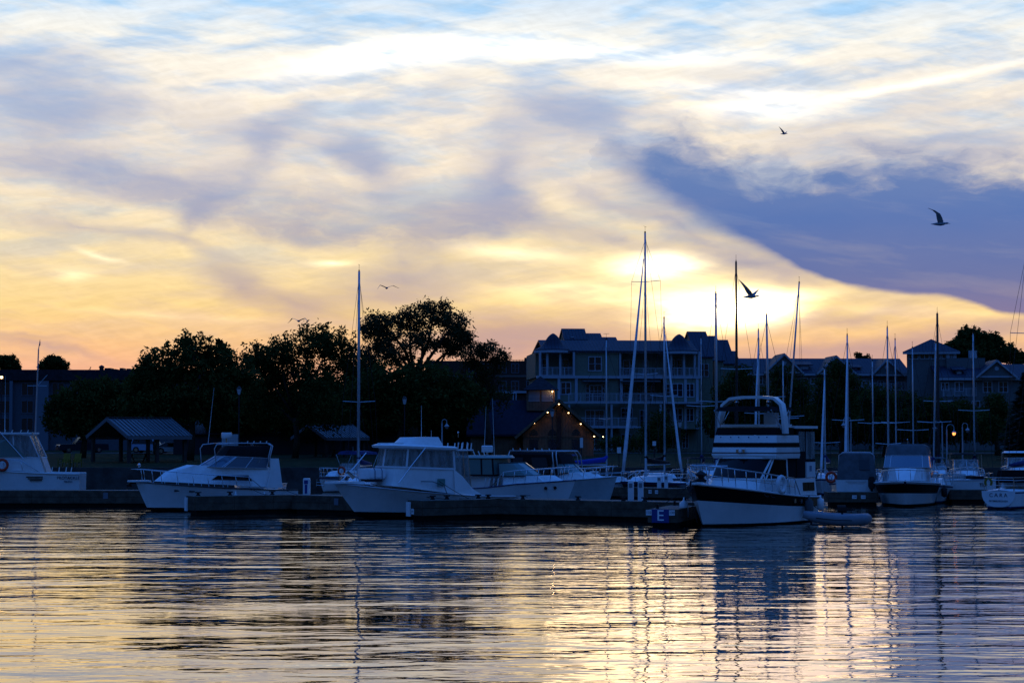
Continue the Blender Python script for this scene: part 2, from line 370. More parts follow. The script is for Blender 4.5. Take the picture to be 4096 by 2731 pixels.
q = G(M_vinyl.node_tree); pb = q.n('ShaderNodeBsdfPrincipled'); tb = q.n('ShaderNodeBsdfTransparent'); mx = q.n('ShaderNodeMixShader'); ou = q.n('ShaderNodeOutputMaterial')
tcv = q.n('ShaderNodeTexCoord').outputs['Object']
pb.inputs['Base Color'].default_value = (0.42, 0.43, 0.42, 1); pb.inputs['Roughness'].default_value = 0.12
q.put(mx.inputs[0], q.mr(q.noise(q.mapping(tcv, sc=(1, 1, 4)), 3.5, 4, 0.6), 0.35, 0.7, 0.25, 0.65)); q.nt.links.new(tb.outputs[0], mx.inputs[1]); q.nt.links.new(pb.outputs[0], mx.inputs[2])
bn = q.n('ShaderNodeBump'); q.put(bn.inputs['Height'], q.noise(q.mapping(tcv, sc=(1, 1, 5)), 5, 3, 0.5)); bn.inputs['Distance'].default_value = 0.03; q.nt.links.new(bn.outputs[0], pb.inputs['Normal'])
tb.inputs[0].default_value = (0.8, 0.8, 0.8, 1); q.nt.links.new(mx.outputs[0], ou.inputs[0])

# ------------------------------------------------------------------ water
m = bpy.data.materials.new('rippled_water'); m.use_nodes = True; q = G(m.node_tree)
pb = q.n('ShaderNodeBsdfPrincipled'); ou = q.n('ShaderNodeOutputMaterial'); q.nt.links.new(pb.outputs[0], ou.inputs[0])
pb.inputs['Base Color'].default_value = (0.006, 0.012, 0.018, 1); pb.inputs['Roughness'].default_value = 0.03; pb.inputs['IOR'].default_value = 1.36
tcw = q.n('ShaderNodeTexCoord').outputs['Object']
a1 = q.noise(q.mapping(tcw, rot=(0, 0, radians(5)), sc=(1.9, 0.85, 1)), 1.0, 3, 0.5, 0.5)
a2 = q.noise(q.mapping(tcw, rot=(0, 0, radians(-8)), sc=(0.6, 0.26, 1)), 1.0, 2, 0.5, 0.3)
a3 = q.noise(q.mapping(tcw, rot=(0, 0, radians(3)), sc=(5.0, 2.2, 1)), 1.0, 2, 0.5)
pat = q.noise(q.mapping(tcw, sc=(14, 5, 1)), 1.0, 4, 0.6)
yy = q.sep(tcw)[1]
calm = q.m('MULTIPLY', q.mr(pat, 0.35, 0.62, 0.6, 1.15), q.mr(yy, 38, 80, .66, 1.4))
h = q.m('ADD', q.m('ADD', q.m('MULTIPLY', a1, 0.028), q.m('MULTIPLY', a2, 0.005)), q.m('MULTIPLY', a3, 0.06))
h = q.m('MULTIPLY', h, calm)
bn = q.n('ShaderNodeBump'); q.put(bn.inputs['Height'], h); bn.inputs['Distance'].default_value = 1.0; bn.inputs['Strength'].default_value = 1.0
q.nt.links.new(bn.outputs[0], pb.inputs['Normal'])
gl = q.n('ShaderNodeBsdfGlossy'); gl.inputs['Roughness'].default_value = .02; gl.inputs['Color'].default_value = (1, .93, .83, 1); q.nt.links.new(bn.outputs[0], gl.inputs['Normal']); df = q.n('ShaderNodeBsdfDiffuse'); df.inputs[0].default_value = (.006, .012, .02, 1)
fr = q.n('ShaderNodeFresnel'); fr.inputs['IOR'].default_value = 1.38; q.nt.links.new(bn.outputs[0], fr.inputs['Normal']); mxw = q.n('ShaderNodeMixShader')
q.put(mxw.inputs[0], q.m('MINIMUM', q.m('MULTIPLY', fr.outputs[0], 1.4), .95)); q.nt.links.new(df.outputs[0], mxw.inputs[1]); q.nt.links.new(gl.outputs[0], mxw.inputs[2]); q.nt.links.new(mxw.outputs[0], ou.inputs[0])
M_water = m
tag(MB().add([(-900, -60, 0), (900, -60, 0), (900, 150, 0), (-900, 150, 0)], [(0,1,2,3)]).build('water', M_water), kind='structure')

# ------------------------------------------------------------------ land
M_ground = mat('grass_bank', (0.022, 0.03, 0.012), 0.95, spec=0.05, var=0.4, vs=0.6, bump=0.05, bs=3)
M_stone = mat('sea_wall_stone', (0.06, 0.055, 0.05), 0.9, var=0.4, vs=0.8, bump=0.05, bs=2)
M_asphalt = mat('asphalt', (0.05, 0.05, 0.052), 0.9, var=0.2, vs=2)
gy = [(150.6, 1.55), (156, 1.65), (165, 1.8), (200, 2.0), (240, 2.2), (400, 2.2), (6000, 2.2)]
b = MB()
for i, (y, z) in enumerate(gy): b.v += [Vector((-4500, y, z)), Vector((4500, y, z))]
b.f = [(2*i, 2*i+1, 2*i+3, 2*i+2) for i in range(len(gy)-1)]; b.mi = [0]*len(b.f)
tag(b.build('ground', M_ground), kind='structure')
tag(MB().box(-400, 400, 149.9, 150.6, -2, 1.6).build('sea_wall', M_stone), kind='structure')
b = MB(); b.add([(-200, 222, 2.12), (200, 222, 2.12), (200, 229, 2.165), (-200, 229, 2.165)], [(0,1,2,3)])
tag(b.build('road', M_asphalt), kind='structure')
def gz(Y):
    for (a, za), (c, zc) in zip(gy, gy[1:]):
        if Y <= c: return za + (zc-za)*(Y-a)/(c-a)
    return 2.2

# ------------------------------------------------------------------ buildings
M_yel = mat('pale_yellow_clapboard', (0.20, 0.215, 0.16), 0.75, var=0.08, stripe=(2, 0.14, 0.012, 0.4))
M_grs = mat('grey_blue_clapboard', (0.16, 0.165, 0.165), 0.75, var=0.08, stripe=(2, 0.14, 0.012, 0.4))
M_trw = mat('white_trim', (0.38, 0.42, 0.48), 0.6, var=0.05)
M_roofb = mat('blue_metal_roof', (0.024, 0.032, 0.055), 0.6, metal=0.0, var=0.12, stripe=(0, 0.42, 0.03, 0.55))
M_dbrick = mat('dark_brick', (0.07, 0.04, 0.032), 0.9, var=0.3, vs=4)
M_dshing = mat('dark_shingles', (0.028, 0.028, 0.036), 0.85, var=0.3, vs=3)
M_tan = mat('tan_board_siding', (0.20, 0.12, 0.075), 0.8, var=0.15, stripe=(0, 0.3, 0.01, 0.4))
M_pane = mat('window_glass', (0.012, 0.018, 0.03), 0.08, spec=0.8)
M_inside = mat('dim_interior', (0.03, 0.028, 0.028), 0.9)
M_lamp = mat('lit_bulb', (1, 0.8, 0.5), 0.5, emit=(1.0, 0.62, 0.25, 9))
M_lampo = mat('lit_orange_globe', (1, 0.5, 0.2), 0.5, emit=(1.0, 0.30, 0.06, 3))
M_pole = mat('dark_lamp_metal', (0.03, 0.03, 0.035), 0.5)
M_polel = mat('pale_lamp_metal', (0.35, 0.38, 0.42), 0.5)
WIN = {}
def window(parent, x, z, w, h, y=0.0, nx=2, ny=2, fm=None, rz=0.0, name='window'):
    """a framed window on the wall plane y (outside is -y); the pane is its child"""
    fm = fm or M_trw; key = (round(w, 2), round(h, 2), nx, ny, fm.name)
    if key not in WIN:
        f = MB(); t = min(0.11, w*0.12)
        f.box(-w/2-t, -w/2, -0.06, 0.0, -t, h+t).box(w/2, w/2+t, -0.06, 0.0, -t, h+t).box(-w/2, w/2, -0.06, 0.0, -t, 0).box(-w/2, w/2, -0.06, 0.0, h, h+t)
        for i in range(1, nx): xx = -w/2+w*i/nx; tt = 0.05 if (nx % 2 == 0 and i == nx//2) else 0.022; f.box(xx-tt, xx+tt, -0.045, 0.0, 0, h)
        for i in range(1, ny): zz = h*i/ny; f.box(-w/2, w/2, -0.04, 0.0, zz-0.022, zz+0.022)
        p = MB().box(-w/2, w/2, -0.012, 0.0, 0, h)
        fo = f.build(name, fm); po = p.build('pane', M_pane); WIN[key] = (fo.data, po.data)
        bpy.data.objects.remove(fo); bpy.data.objects.remove(po)
    fd, pd = WIN[key]
    fo = bpy.data.objects.new(name, fd); COL.objects.link(fo); fo.parent = parent; fo.location = (x, y-0.004, z); fo.rotation_euler = (0, 0, rz)
    po = bpy.data.objects.new('pane', pd); COL.objects.link(po); po.parent = fo
    return fo
def railing(parent, pts, z, h=1.05, m=None, name='railing', step=0.16):
    b = MB()
    for a, c in zip(pts, pts[1:]):
        a = Vector((a[0], a[1], 0)); c = Vector((c[0], c[1], 0)); L = (c-a).length; n = max(2, int(L/step))
        b.beam(a+Vector((0,0,z+h)), c+Vector((0,0,z+h)), 0.07); b.beam(a+Vector((0,0,z+0.08)), c+Vector((0,0,z+0.08)), 0.05)
        for i in range(n+1):
            p = a+(c-a)*i/n; t = 0.035 if i % 9 else 0.10
            b.beam(p+Vector((0,0,z)), p+Vector((0,0,z+h)), t)
    return b.build(name, m or M_trw, parent)
def gable(b, x0, x1, y0, y1, ze, zr, axis='x', ov=0.35, t=0.16, yr=None):
    """two roof slopes with thickness; ridge along the axis"""
    if axis == 'x':
        ym = (y0+y1)/2 if yr is None else yr; k0 = (zr-ze)/(ym-y0); k1 = (zr-ze)/(y1-ym)
        b.prism([(x0-ov, y0-ov, ze-ov*k0), (x1+ov, y0-ov, ze-ov*k0), (x1+ov, ym, zr), (x0-ov, ym, zr)], (0, 0, t))
        b.prism([(x0-ov, ym, zr), (x1+ov, ym, zr), (x1+ov, y1+ov, ze-ov*k1), (x0-ov, y1+ov, ze-ov*k1)], (0, 0, t))
    else:
        xm = (x0+x1)/2; k0 = (zr-ze)/(xm-x0)
        b.prism([(x0-ov, y0-ov, ze-ov*k0), (xm, y0-ov, zr), (xm, y1+ov, zr), (x0-ov, y1+ov, ze-ov*k0)], (0, 0, t))
        b.prism([(xm, y0-ov, zr), (x1+ov, y0-ov, ze-ov*k0), (x1+ov, y1+ov, ze-ov*k0), (xm, y1+ov, zr)], (0, 0, t))
    return b

# --- the four-storey apartment house with bell-shaped turret roofs
sA = 33.2; YA = 240.0
org = at(2150, 1752, YA); ap = empty('apartment_house', (org.x, YA, 0), radians(5),
    'four storey pale yellow apartment house with bell shaped turret roofs and balconies', 'apartment building')
X = lambda u: (u-2150)/sA
Z = lambda v: 3.8+(1752-v)/sA
W = X(2812)
wb = MB()
wb.box(X(2300), X(2478), 0, 14, 2.0, Z(1405))              # middle bay
wb.box(0, X(2300), 2.4, 14, Z(1506), Z(1405))              # behind the left top porch
wb.box(0.3, X(2300), 0, 14, 2.0, Z(1506))
wb.box(X(2478), W, 2.0, 14, 2.0, Z(1405))
wb.box(X(2660), W, -0.3, 2.0, Z(1715), Z(1506))            # right bay, two storeys
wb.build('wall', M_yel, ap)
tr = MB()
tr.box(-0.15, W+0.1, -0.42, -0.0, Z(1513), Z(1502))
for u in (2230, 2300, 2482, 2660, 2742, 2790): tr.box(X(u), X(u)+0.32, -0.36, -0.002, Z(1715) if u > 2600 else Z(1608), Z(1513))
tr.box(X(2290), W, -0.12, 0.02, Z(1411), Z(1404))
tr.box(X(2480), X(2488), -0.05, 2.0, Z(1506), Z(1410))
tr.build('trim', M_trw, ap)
rf = MB(); gable(rf, X(2180), X(2790), 0, 14, Z(1405), Z(1357), 'x', 0.3, 0.18, yr=5.0)
rf = rf.build('roof', M_roofb, ap)
def bell(parent, cx, cy, r, z0, h, name='turret_roof'):
    prof = [(1.0, 0.0), (1.0, 0.06), (0.84, .14), (0.68, .24), (0.56, .35), (0.47, .48), (0.39, .62), (0.30, .76), (0.20, .88), (0.10, .96), (0.02, 1.0)]
    b = MB().lathe([(r*a, z0+h*c) for a, c in prof], (cx, cy, 0), 16)
    o = b.build(name, M_roofb, parent, smooth=35)
    MB().lathe([(r*0.99, z0-0.28), (r*1.02, z0-0.27), (r*1.02, z0+0.02), (r*0.99, z0+0.02)], (cx, cy, 0), 16).build('eave_fascia', M_trw, o)
    return o
bell(ap, X(2218), 1.4, X(2298)-X(2218)-0.1, Z(1401), Z(1330)-Z(1401))
bell(ap, X(2731), 1.2, X(2812)-X(2731)+0.05, Z(1404), Z(1331)-Z(1404))
# the porches under the turrets
for us, y0, nm in (((2160, 2189, 2241, 2296), -0.3, 0), ((2666, 2690, 2742, 2786, 2803), -0.35, 1)):
    for u in us: MB().box(X(u)-0.13, X(u)+0.13, y0, y0+0.26, Z(1502), Z(1408)).build('porch_post', M_trw, ap)
    railing(ap, [(X(us[0]), y0+0.1), (X(us[-1]), y0+0.1)], Z(1502), 0.98)
railing(ap, [(X(2482), -0.2), (X(2664), -0.2)], Z(1502), 0.92)
sl_ = MB()
for (u0, u1, v) in ((2165, 2810, 1608), (2320, 2560, 1706)): sl_.box(X(u0), X(u1), -1.6, 0.0 if u0 > 2200 else -0.42, Z(v+6), Z(v-1))
sl_.box(X(2488), X(2660), -0.25, 1.9, Z(1509), Z(1503)); sl_.box(0.05, X(2298), -0.35, 2.35, Z(1509), Z(1503))
sl_.build('balcony_floor', M_trw, ap)
railing(ap, [(X(2270), -1.5), (X(2655), -1.5)], Z(1608), 1.02)
railing(ap, [(X(2322), -1.5), (X(2545), -1.5)], Z(1706), 1.05)
for u in (2272, 2442, 2640): MB().box(X(u)-0.12, X(u)+0.12, -1.5, -1.26, 2.1, Z(1614)).build('balcony_post', M_trw, ap)
for (u0, u1, v0, v1, y, nx, ny) in ((2358, 2406, 1480, 1428, 0, 2, 2), (2508, 2530, 1500, 1438, 2.0, 1, 3), (2535, 2550, 1500, 1438, 2.0, 1, 3), (2588, 2606, 1500, 1438, 2.0, 1, 3),
        (2696, 2714, 1500, 1434, 2.0, 1, 3), (2728, 2746, 1500, 1434, 2.0, 1, 3), (2178, 2198, 1500, 1434, 2.4, 1, 3), (2262, 2284, 1500, 1434, 2.4, 1, 3),
        (2246, 2282, 1575, 1530, 0, 2, 2), (2362, 2408, 1605, 1542, 0, 3, 3), (2346, 2358, 1605, 1535, 0, 1, 4), (2410, 2420, 1605, 1535, 0, 1, 4),
        (2497, 2541, 1583, 1534, 2.0, 3, 3), (2588, 2618, 1605, 1542, 2.0, 2, 4), (2565, 2576, 1605, 1540, 2.0, 1, 4), (2624, 2631, 1605, 1540, 2.0, 1, 4),
        (2665, 2683, 1585, 1536, -0.3, 1, 3), (2696, 2734, 1584, 1535, -0.3, 2, 2), (2749, 2780, 1584, 1535, -0.3, 2, 2),
        (2345, 2417, 1702, 1642, 0, 4, 3), (2499, 2541, 1680, 1632, 2.0, 3, 3), (2665, 2683, 1682, 1634, -0.3, 1, 3), (2700, 2732, 1682, 1634, -0.3, 2, 2), (2750, 2778, 1682, 1634, -0.3, 2, 2),
        (2575, 2600, 1702, 1640, 2.0, 2, 3), (2500, 2535, 1796, 1738, 2.0, 2, 3), (2360, 2400, 1796, 1738, 0.0, 2, 3), (2748, 2770, 1790, 1732, 2.0, 2, 3)):
    window(ap, X((u0+u1)/2), Z(v0), (u1-u0)/sA, (v0-v1)/sA, y, nx, ny)
for (u0, u1) in ((2329, 2433), (2480, 2644)):
    MB().prism([(X(u0), -0.02, Z(1521)), (X(u1), -0.02, Z(1521)), (X(u1), -0.9, Z(1527)), (X(u0), -0.9, Z(1527))], (0, 0, 0.08)).build('awning', M_grey_canvas, ap)
# the higher roofs behind
def block(parent, u0, u1, vt, ve, y0, y1, side=True, wm=None, nm='rear_roof', zb=None):
    d0 = 240+y0; inv = (Matrix.Translation(parent.location) @ Matrix.Rotation(radians(5), 4, 'Z')).inverted()
    loc_ = lambda u, v: inv @ at(u, v, d0)
    xl, xr = loc_(u0, vt).x, loc_(u1, vt).x; b = MB(); zt, ze = loc_(u0, vt).z, loc_(u0, ve).z
    ym = y0+(y1-y0)*0.42
    gable(b, xl+0.18, xr-0.18, y0, y1, ze, zt, 'x', 0.18, 0.14, yr=ym); o = b.build(nm, M_roofb, parent)
    w = MB(); xa, xb = xl+0.18, xr-0.18; zb = zb if zb is not None else ze-3
    w.rings([[(xa, y0, zb), (xa, y1, zb), (xa, y1, ze), (xa, ym, zt), (xa, y0, ze)], [(xb, y0, zb), (xb, y1, zb), (xb, y1, ze), (xb, ym, zt), (xb, y0, ze)]])
    w.build('gable_wall', wm or M_yel, o)
    return o
block(ap, 2256, 2352, 1313, 1358, 5.5, 12); block(ap, 2340, 2415, 1332, 1362, 6.5, 12); block(ap, 2412, 2476, 1348, 1368, 7.5, 12)
block(ap, 2788, 2868, 1317, 1425, 3.0, 16, zb=2); block(ap, 2862, 2912, 1335, 1440, 9, 22, zb=2); block(ap, 2904, 2956, 1352, 1452, 16, 28, zb=2); block(ap, 2950, 2982, 1399, 1462, 20, 30, zb=2)
v_ = MB(); v_.tube([(X(2313), 5.8, Z(1352)), (X(2313), 5.8, Z(1338))], 0.14, 8); v_.box(X(2307), X(2319), 5.6, 6.0, Z(1340), Z(1336)); v_.build('roof_vent', M_trw, ap)
for (u, v0, v1) in ((2835, 1500, 1450), (2852, 1500, 1450), (2888, 1510, 1462)): window(ap, X(u), Z(v0), 0.5, (v0-v1)/sA, 2.98 if u < 2860 else 8.98, 1, 2)

# --- blue roofed townhouses to the right, and the square tower
def row(name, u0, u1, Y, rz, ridge_v, eave_v, gables, wins, label, cat, dormers=(), depth=12):
    s = FPX/Y; o = at(u0, 1752, Y); e = empty(name, (o.x, Y, 0), radians(rz), label, cat)
    Xl = lambda u: (u-u0)/s; Zl = lambda v: 3.8+(1752-v)/s
    w = MB().box(0, Xl(u1), 0, depth, 2.0, Zl(eave_v)); 
    r = MB(); gable(r, 0, Xl(u1), 0, depth, Zl(eave_v), Zl(ridge_v), 'x', 0.4, 0.15)
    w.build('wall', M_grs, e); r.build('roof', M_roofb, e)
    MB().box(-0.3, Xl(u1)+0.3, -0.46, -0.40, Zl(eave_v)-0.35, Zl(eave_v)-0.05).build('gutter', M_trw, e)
    for (a, c, pk, vt, vb) in gables:                     # a cross gable whose peak is at photo column pk
        g0 = MB(); x0, x1, xp = Xl(a), Xl(c), Xl(pk); zt, zb = Zl(vt), Zl(vb); t = 0.14
        g0.prism([(x0-.2, -1.2, zb-0.1), (xp, -1.2, zt), (xp, depth*.5, zt), (x0-.2, depth*.5, zb-0.1)], (0, 0, t))
        g0.prism([(xp, -1.2, zt), (x1+.2, -1.2, zb-0.1), (x1+.2, depth*.5, zb-0.1), (xp, depth*.5, zt)], (0, 0, t))
        go = g0.build('cross_gable_roof', M_roofb, e)
        MB().prism([(x0+.1, -0.9, zb), (x1-.1, -0.9, zb), (xp, -0.9, zt-0.12)], (0, 0.85, 0)).build('gable_wall', M_grs, go)
        tb_ = MB(); tb_.beam((x0-.2, -1.22, zb-0.12), (xp, -1.22, zt-0.02), 0.06, 0.24); tb_.beam((xp, -1.22, zt-0.02), (x1+.2, -1.22, zb-0.12), 0.06, 0.24)
        tb_.beam((x0, -0.95, zb), (x1, -0.95, zb), 0.1, 0.2); tb_.build('barge_board', M_trw, go)
        MB().tube([(xp, -0.93, (zt+zb)/2), (xp, -0.98, (zt+zb)/2)], 0.28, 12).build('round_vent', M_trw, go)
    for (a, c, vt, vb) in dormers:
        d = MB(); d.box(Xl(a)+.6, Xl(c)-.6, 1.2, 3.2, Zl(vb), Zl(vt)); do = d.build('dormer', M_trw, e)
        MB().prism([(Xl(a), 0.9, Zl(vt)+.02), (Xl(c), 0.9, Zl(vt)+.02), (Xl(c), 3.4, Zl(vt)+.5), (Xl(a), 3.4, Zl(vt)+.5)], (0, 0, 0.12)).build('dormer_roof', M_roofb, do)
    for (u, v0, v1, w_) in wins: window(e, Xl(u), Zl(v0), w_/s, (v0-v1)/s, 0.0, 2, 2)
    return e, Xl, Zl
e1, X1, Z1 = row('townhouse_row', 2962, 3640, 275, 3, 1430, 1492, [(3060, 3205, 3135, 1417, 1490), (3270, 3420, 3345, 1425, 1494), (3490, 3616, 3549, 1437, 1500)],
    [(3220, 1534, 1512, 24), (3260, 1534, 1512, 24), (3470, 1556, 1524, 28), (3530, 1553, 1524, 22), (3576, 1553, 1524, 22), (3614, 1556, 1528, 26), (3660-60, 1640, 1600, 24), (3040, 1534, 1508, 22)],
    'long row of blue roofed townhouses with cross gables left of the square tower', 'townhouse', [(3195, 3262, 1460, 1474), (3408, 3462, 1470, 1484)])
railing(e1, [(X1(3440), -1.0), (X1(3640), -1.0)], Z1(1562), 1.0)
sT = FPX/268; o = at(3630, 1752, 268); tw = empty('square_tower', (o.x, 268, 0), radians(-12), 'square grey clapboard tower with pyramid roof and a band of windows', 'tower')
ZT = lambda v: 3.8+(1752-v)/sT
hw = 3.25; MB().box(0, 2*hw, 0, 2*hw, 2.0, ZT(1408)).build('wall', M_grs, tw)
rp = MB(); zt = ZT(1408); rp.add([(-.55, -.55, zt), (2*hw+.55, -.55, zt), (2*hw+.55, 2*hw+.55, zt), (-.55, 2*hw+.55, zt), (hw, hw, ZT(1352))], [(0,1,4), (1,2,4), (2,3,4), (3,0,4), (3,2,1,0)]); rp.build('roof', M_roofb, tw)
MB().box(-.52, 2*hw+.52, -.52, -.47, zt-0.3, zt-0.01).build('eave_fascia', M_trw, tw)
for i in range(4): window(tw, 0.9+i*1.45, ZT(1434), 1.1, 0.72, 0.0, 2, 1)
for i in range(3): window(tw, 2*hw, ZT(1434), 1.1, 0.72, 0.0, 2, 1, rz=pi/2).location = (2*hw+0.004, 1.2+i*1.6, ZT(1434))
cb = MB(); cb.box(2*hw-.16, 2*hw+.04, -.04, .16, 2.0, ZT(1410)); cb.build('corner_board', M_trw, tw)
e2, X2, Z2 = row('corner_townhouse', 3762, 4330, 262, -3, 1455, 1510, [(3905, 4055, 3982, 1443, 1508)],
    [(3782, 1560, 1532, 26), (3838, 1563, 1530, 30), (3900, 1548, 1530, 12), (3950, 1568, 1528, 32), (4012, 1568, 1528, 32), (3795, 1640, 1608, 30), (3850, 1648, 1614, 24), (3903, 1648, 1606, 28), (3961, 1648, 1606, 30)],
    'blue roofed townhouse with one front gable right of the square tower', 'townhouse', [(3818, 3872, 1481, 1494)])
railing(e2, [(X2(3770), -1.0), (X2(3900), -1.0)], Z2(1585), 1.0)
MB().box(X2(3810), X2(3964), 4, 9, Z2(1470), Z2(1427)).build('rooftop_box', M_grs, e2)
vv = MB()
for u in (3820, 3845, 3912, 3928): vv.tube([(X2(u), 5, Z2(1430)), (X2(u), 5, Z2(1404 if u < 3900 else 1396))], 0.3, 8)
vv.build('roof_vents', M_trw, e2)

# --- long dark building on the far left
sL = 30.4; YL = 262; o = at(-60, 1752, YL); lb = empty('long_flat_building', (o.x, YL, 0), 0, 'long dark flat roofed apartment block behind the trees at far left', 'apartment building')
XL = lambda u: (u+60)/sL; ZL = lambda v: 3.8+(1752-v)/sL
MB().box(0, XL(900), 0, 14, 2.0, ZL(1521)).build('wall', mat('drab_grey_cladding', (0.10, 0.11, 0.13), 0.85, var=0.1), lb)
MB().box(-0.3, XL(900)+.3, -0.5, 14.3, ZL(1521), ZL(1479)).build('roof', M_dshing, lb)
for (u0, u1, dy) in ((40, 52, 0), (150, 196, 0)): MB().box(XL(u0), XL(u1), -0.6, 0.0, 2.0, ZL(1524)).build('wall_bay', mat('pale_cladding', (0.17, 0.19, 0.23), .8), lb)
for u in (20, 108, 230, 330, 430, 530):
    for v0 in (1580, 1650, 1720): window(lb, XL(u), ZL(v0), 44/sL, 46/sL, 0, 2, 1, fm=mat('dull_frame', (0.12, 0.13, 0.16), .7))
ru = MB(); ru.lathe([(0.3, 0), (0.3, .4), (.38, .4), (.36, .6), (.05, .78)], (XL(378), 4, ZL(1479)), 10)
for (u0, u1, h) in ((396, 422, .35), (424, 442, .22), (457, 472, .35), (485, 500, .28), (512, 530, .2), (300, 316, .1)): ru.box(XL(u0), XL(u1), 3, 5, ZL(1479), ZL(1479)+h)
ru.beam((XL(332), 4, ZL(1479)), (XL(332), 4, ZL(1462)), .06); ru.beam((XL(326), 4, ZL(1474)), (XL(336), 4, ZL(1464)), .06)
ru.build('rooftop_units', M_trim, lb)

# --- dark brick block in the middle distance
sB = FPX/282; o = at(1700, 1752, 282); bb = empty('brick_block', (o.x, 282, 0), 0, 'dark brick flat roofed block between the willow and the yellow house', 'building')
XB = lambda u: (u-1700)/sB; ZB = lambda v: 3.8+(1752-v)/sB
MB().box(0, XB(2250), 0, 16, 2.0, ZB(1443)).build('wall', M_dbrick, bb)
MB().box(XB(2098), XB(2250), 2, 10, ZB(1443), ZB(1428)).box(XB(2131), XB(2250), 3, 9, ZB(1428), ZB(1403)).build('penthouse', M_dbrick, bb)
ra = MB(); ra.beam((XB(2040), 1, ZB(1438)), (XB(2100), 1, ZB(1438)), .06)
for u in range(2042, 2100, 12): ra.beam((XB(u), 1, ZB(1443)), (XB(u), 1, ZB(1438)), .05)
ra.build('roof_rail', M_trim, bb)
MB().box(-0.05, XB(2250), -0.1, 0, ZB(1508), ZB(1500)).build('stone_band', mat('dull_stone', (0.16, 0.13, 0.12), .8), bb)
for u in (1890, 1940, 2010, 2060, 2120):
    for v0 in (1490, 1560): window(bb, XB(u), ZB(v0), 26/sB, 34/sB, 0, 2, 2, fm=mat('dull_frame', (0.12, 0.13, 0.16), .7))
sC = FPX/222; o = at(1900, 1752, 222); fb = empty('flat_roofed_store', (o.x, 222, 0), 0, 'low store with pale flat roof edge and twin vent pipes behind the gable hall', 'building')
XC = lambda u: (u-1900)/sC; ZC = lambda v: 3.8+(1752-v)/sC
MB().box(0, XC(2112), 0, 6, 2.0, ZC(1572)).build('wall', M_dbrick, fb); MB().box(-.2, XC(2112)+.2, -.3, 6.2, ZC(1572), ZC(1564)).build('roof', M_trw, fb)
vv = MB()
for u in (2053, 2064): vv.tube([(XC(u), -.6, ZC(1600)), (XC(u), -.6, ZC(1574)), (XC(u)-.12, -.6, ZC(1571)), (XC(u)-.26, -.6, ZC(1574))], .07, 8)
vv.build('vent_pipes', M_trw, fb)

# --- gabled hall with lamps under the rakes and a louvred cupola
sH = FPX/200; o = at(1880, 1752, 200); hl = empty('gabled_hall', (o.x, 200, 0), 0, 'tan gabled hall with warm lamps under its eaves and a louvred cupola', 'hall')
XH = lambda u: (u-1880)/sH; ZH = lambda v: 3.8+(1752-v)/sH
zE, zR = ZH(1736), ZH(1603); xa, xb_, xp = XH(2080), XH(2385), XH(2235)
w = MB(); w.rings([[(xa+.3, y, 1.9), (xb_-.3, y, 1.9), (xb_-.3, y, zE), (xp, y, zR-.3), (xa+.3, y, zE)] for y in (0.0, 9.0)])
w.box(0, xa+.29, 2.5, 8.9, 1.9, zE-.1); w.build('wall', M_tan, hl)
r = MB(); r.prism([(xa-.5, -.9, zE-.45), (xp, -.9, zR), (xp, 9.3, zR), (xa-.5, 9.3, zE-.45)], (0, 0, .2)); r.prism([(xp, -.9, zR), (xb_+.4, -.9, zE-.35), (xb_+.4, 9.3, zE-.35), (xp, 9.3, zR)], (0, 0, .2))
r.prism([(-.4, 2.0, zE-.2), (xa+.4, 2.0, zE-.2), (xp-.1, 5.7, zR-.02), (-.4, 5.7, zR-.02)], (0, 0, .2)); r.prism([(-.4, 5.7, zR-.02), (xp-.1, 5.7, zR-.02), (xp-.1, 9.4, zE-.2), (-.4, 9.4, zE-.2)], (0, 0, .2))
r.build('roof', mat('slate_blue_shingles', (0.016, 0.022, 0.042), 0.8, var=0.2, vs=3), hl)
t_ = MB(); t_.beam((xa-.5, -.93, zE-.40), (xp, -.93, zR+.06), .06, .26); t_.beam((xp, -.93, zR+.06), (xb_+.4, -.93, zE-.3), .06, .26); t_.box(xa+.2, xb_-.2, -.06, -.002, ZH(1748), ZH(1742)); t_.build('barge_board', M_tan, hl)
MB().box(XH(2228), XH(2244), -.2, -.002, 1.9, zR-.6).build('chimney_breast', M_dbrick, hl)
for u in (2135, 2209, 2304):
    a = MB(); w2, h0 = .42, ZH(1744); a.prism([(XH(u)+w2*cos(t), -.05, h0+.1+w2*1.5*sin(t)) for t in [pi*i/8 for i in range(9)]], (0, .045, 0)); a.box(XH(u)-w2, XH(u)+w2, -.05, -.005, ZH(1800), h0-.3)
    a.build('arched_window', M_pane, hl)
for (u, v, y) in ((2136, 1690, -.5), (2190, 1648, -.5), (2235, 1615, -.5), (2273, 1650, -.5), (2322, 1694, -.5), (2375, 1743, -.5), (2411, 1745, -.3), (2072, 1738, 1.7)):
    lp = MB(); c = Vector((XH(u), y, ZH(v))); lp.lathe([(.05, .12), (.12, .04), (.12, 0)], c, 8); lo = lp.build('eave_lamp', M_pole, hl)
    MB().ball(c+Vector((0, 0, -.02)), .07, n=8, m=4).build('bulb', M_lamp, lo)
    pl = bpy.data.lights.new('lamp', 'SPOT'); po = bpy.data.objects.new('lamp_light', pl); COL.objects.link(po); po.parent = lo; po.location = c+Vector((0, 0, -.12)); pl.energy = 4; pl.color = (1, .55, .22); pl.shadow_soft_size = .06
    pl.spot_size = radians(75); pl.spot_blend = .8; po.rotation_euler = (radians(12), 0, 0)
cu = MB(); cx = XH(2165); cy = 5.7; hw = 1.45; cu.box(cx-hw, cx+hw, cy-hw, cy+hw, ZH(1640), ZH(1556)); cw = cu.build('cupola', M_tan, hl)
lv = MB()
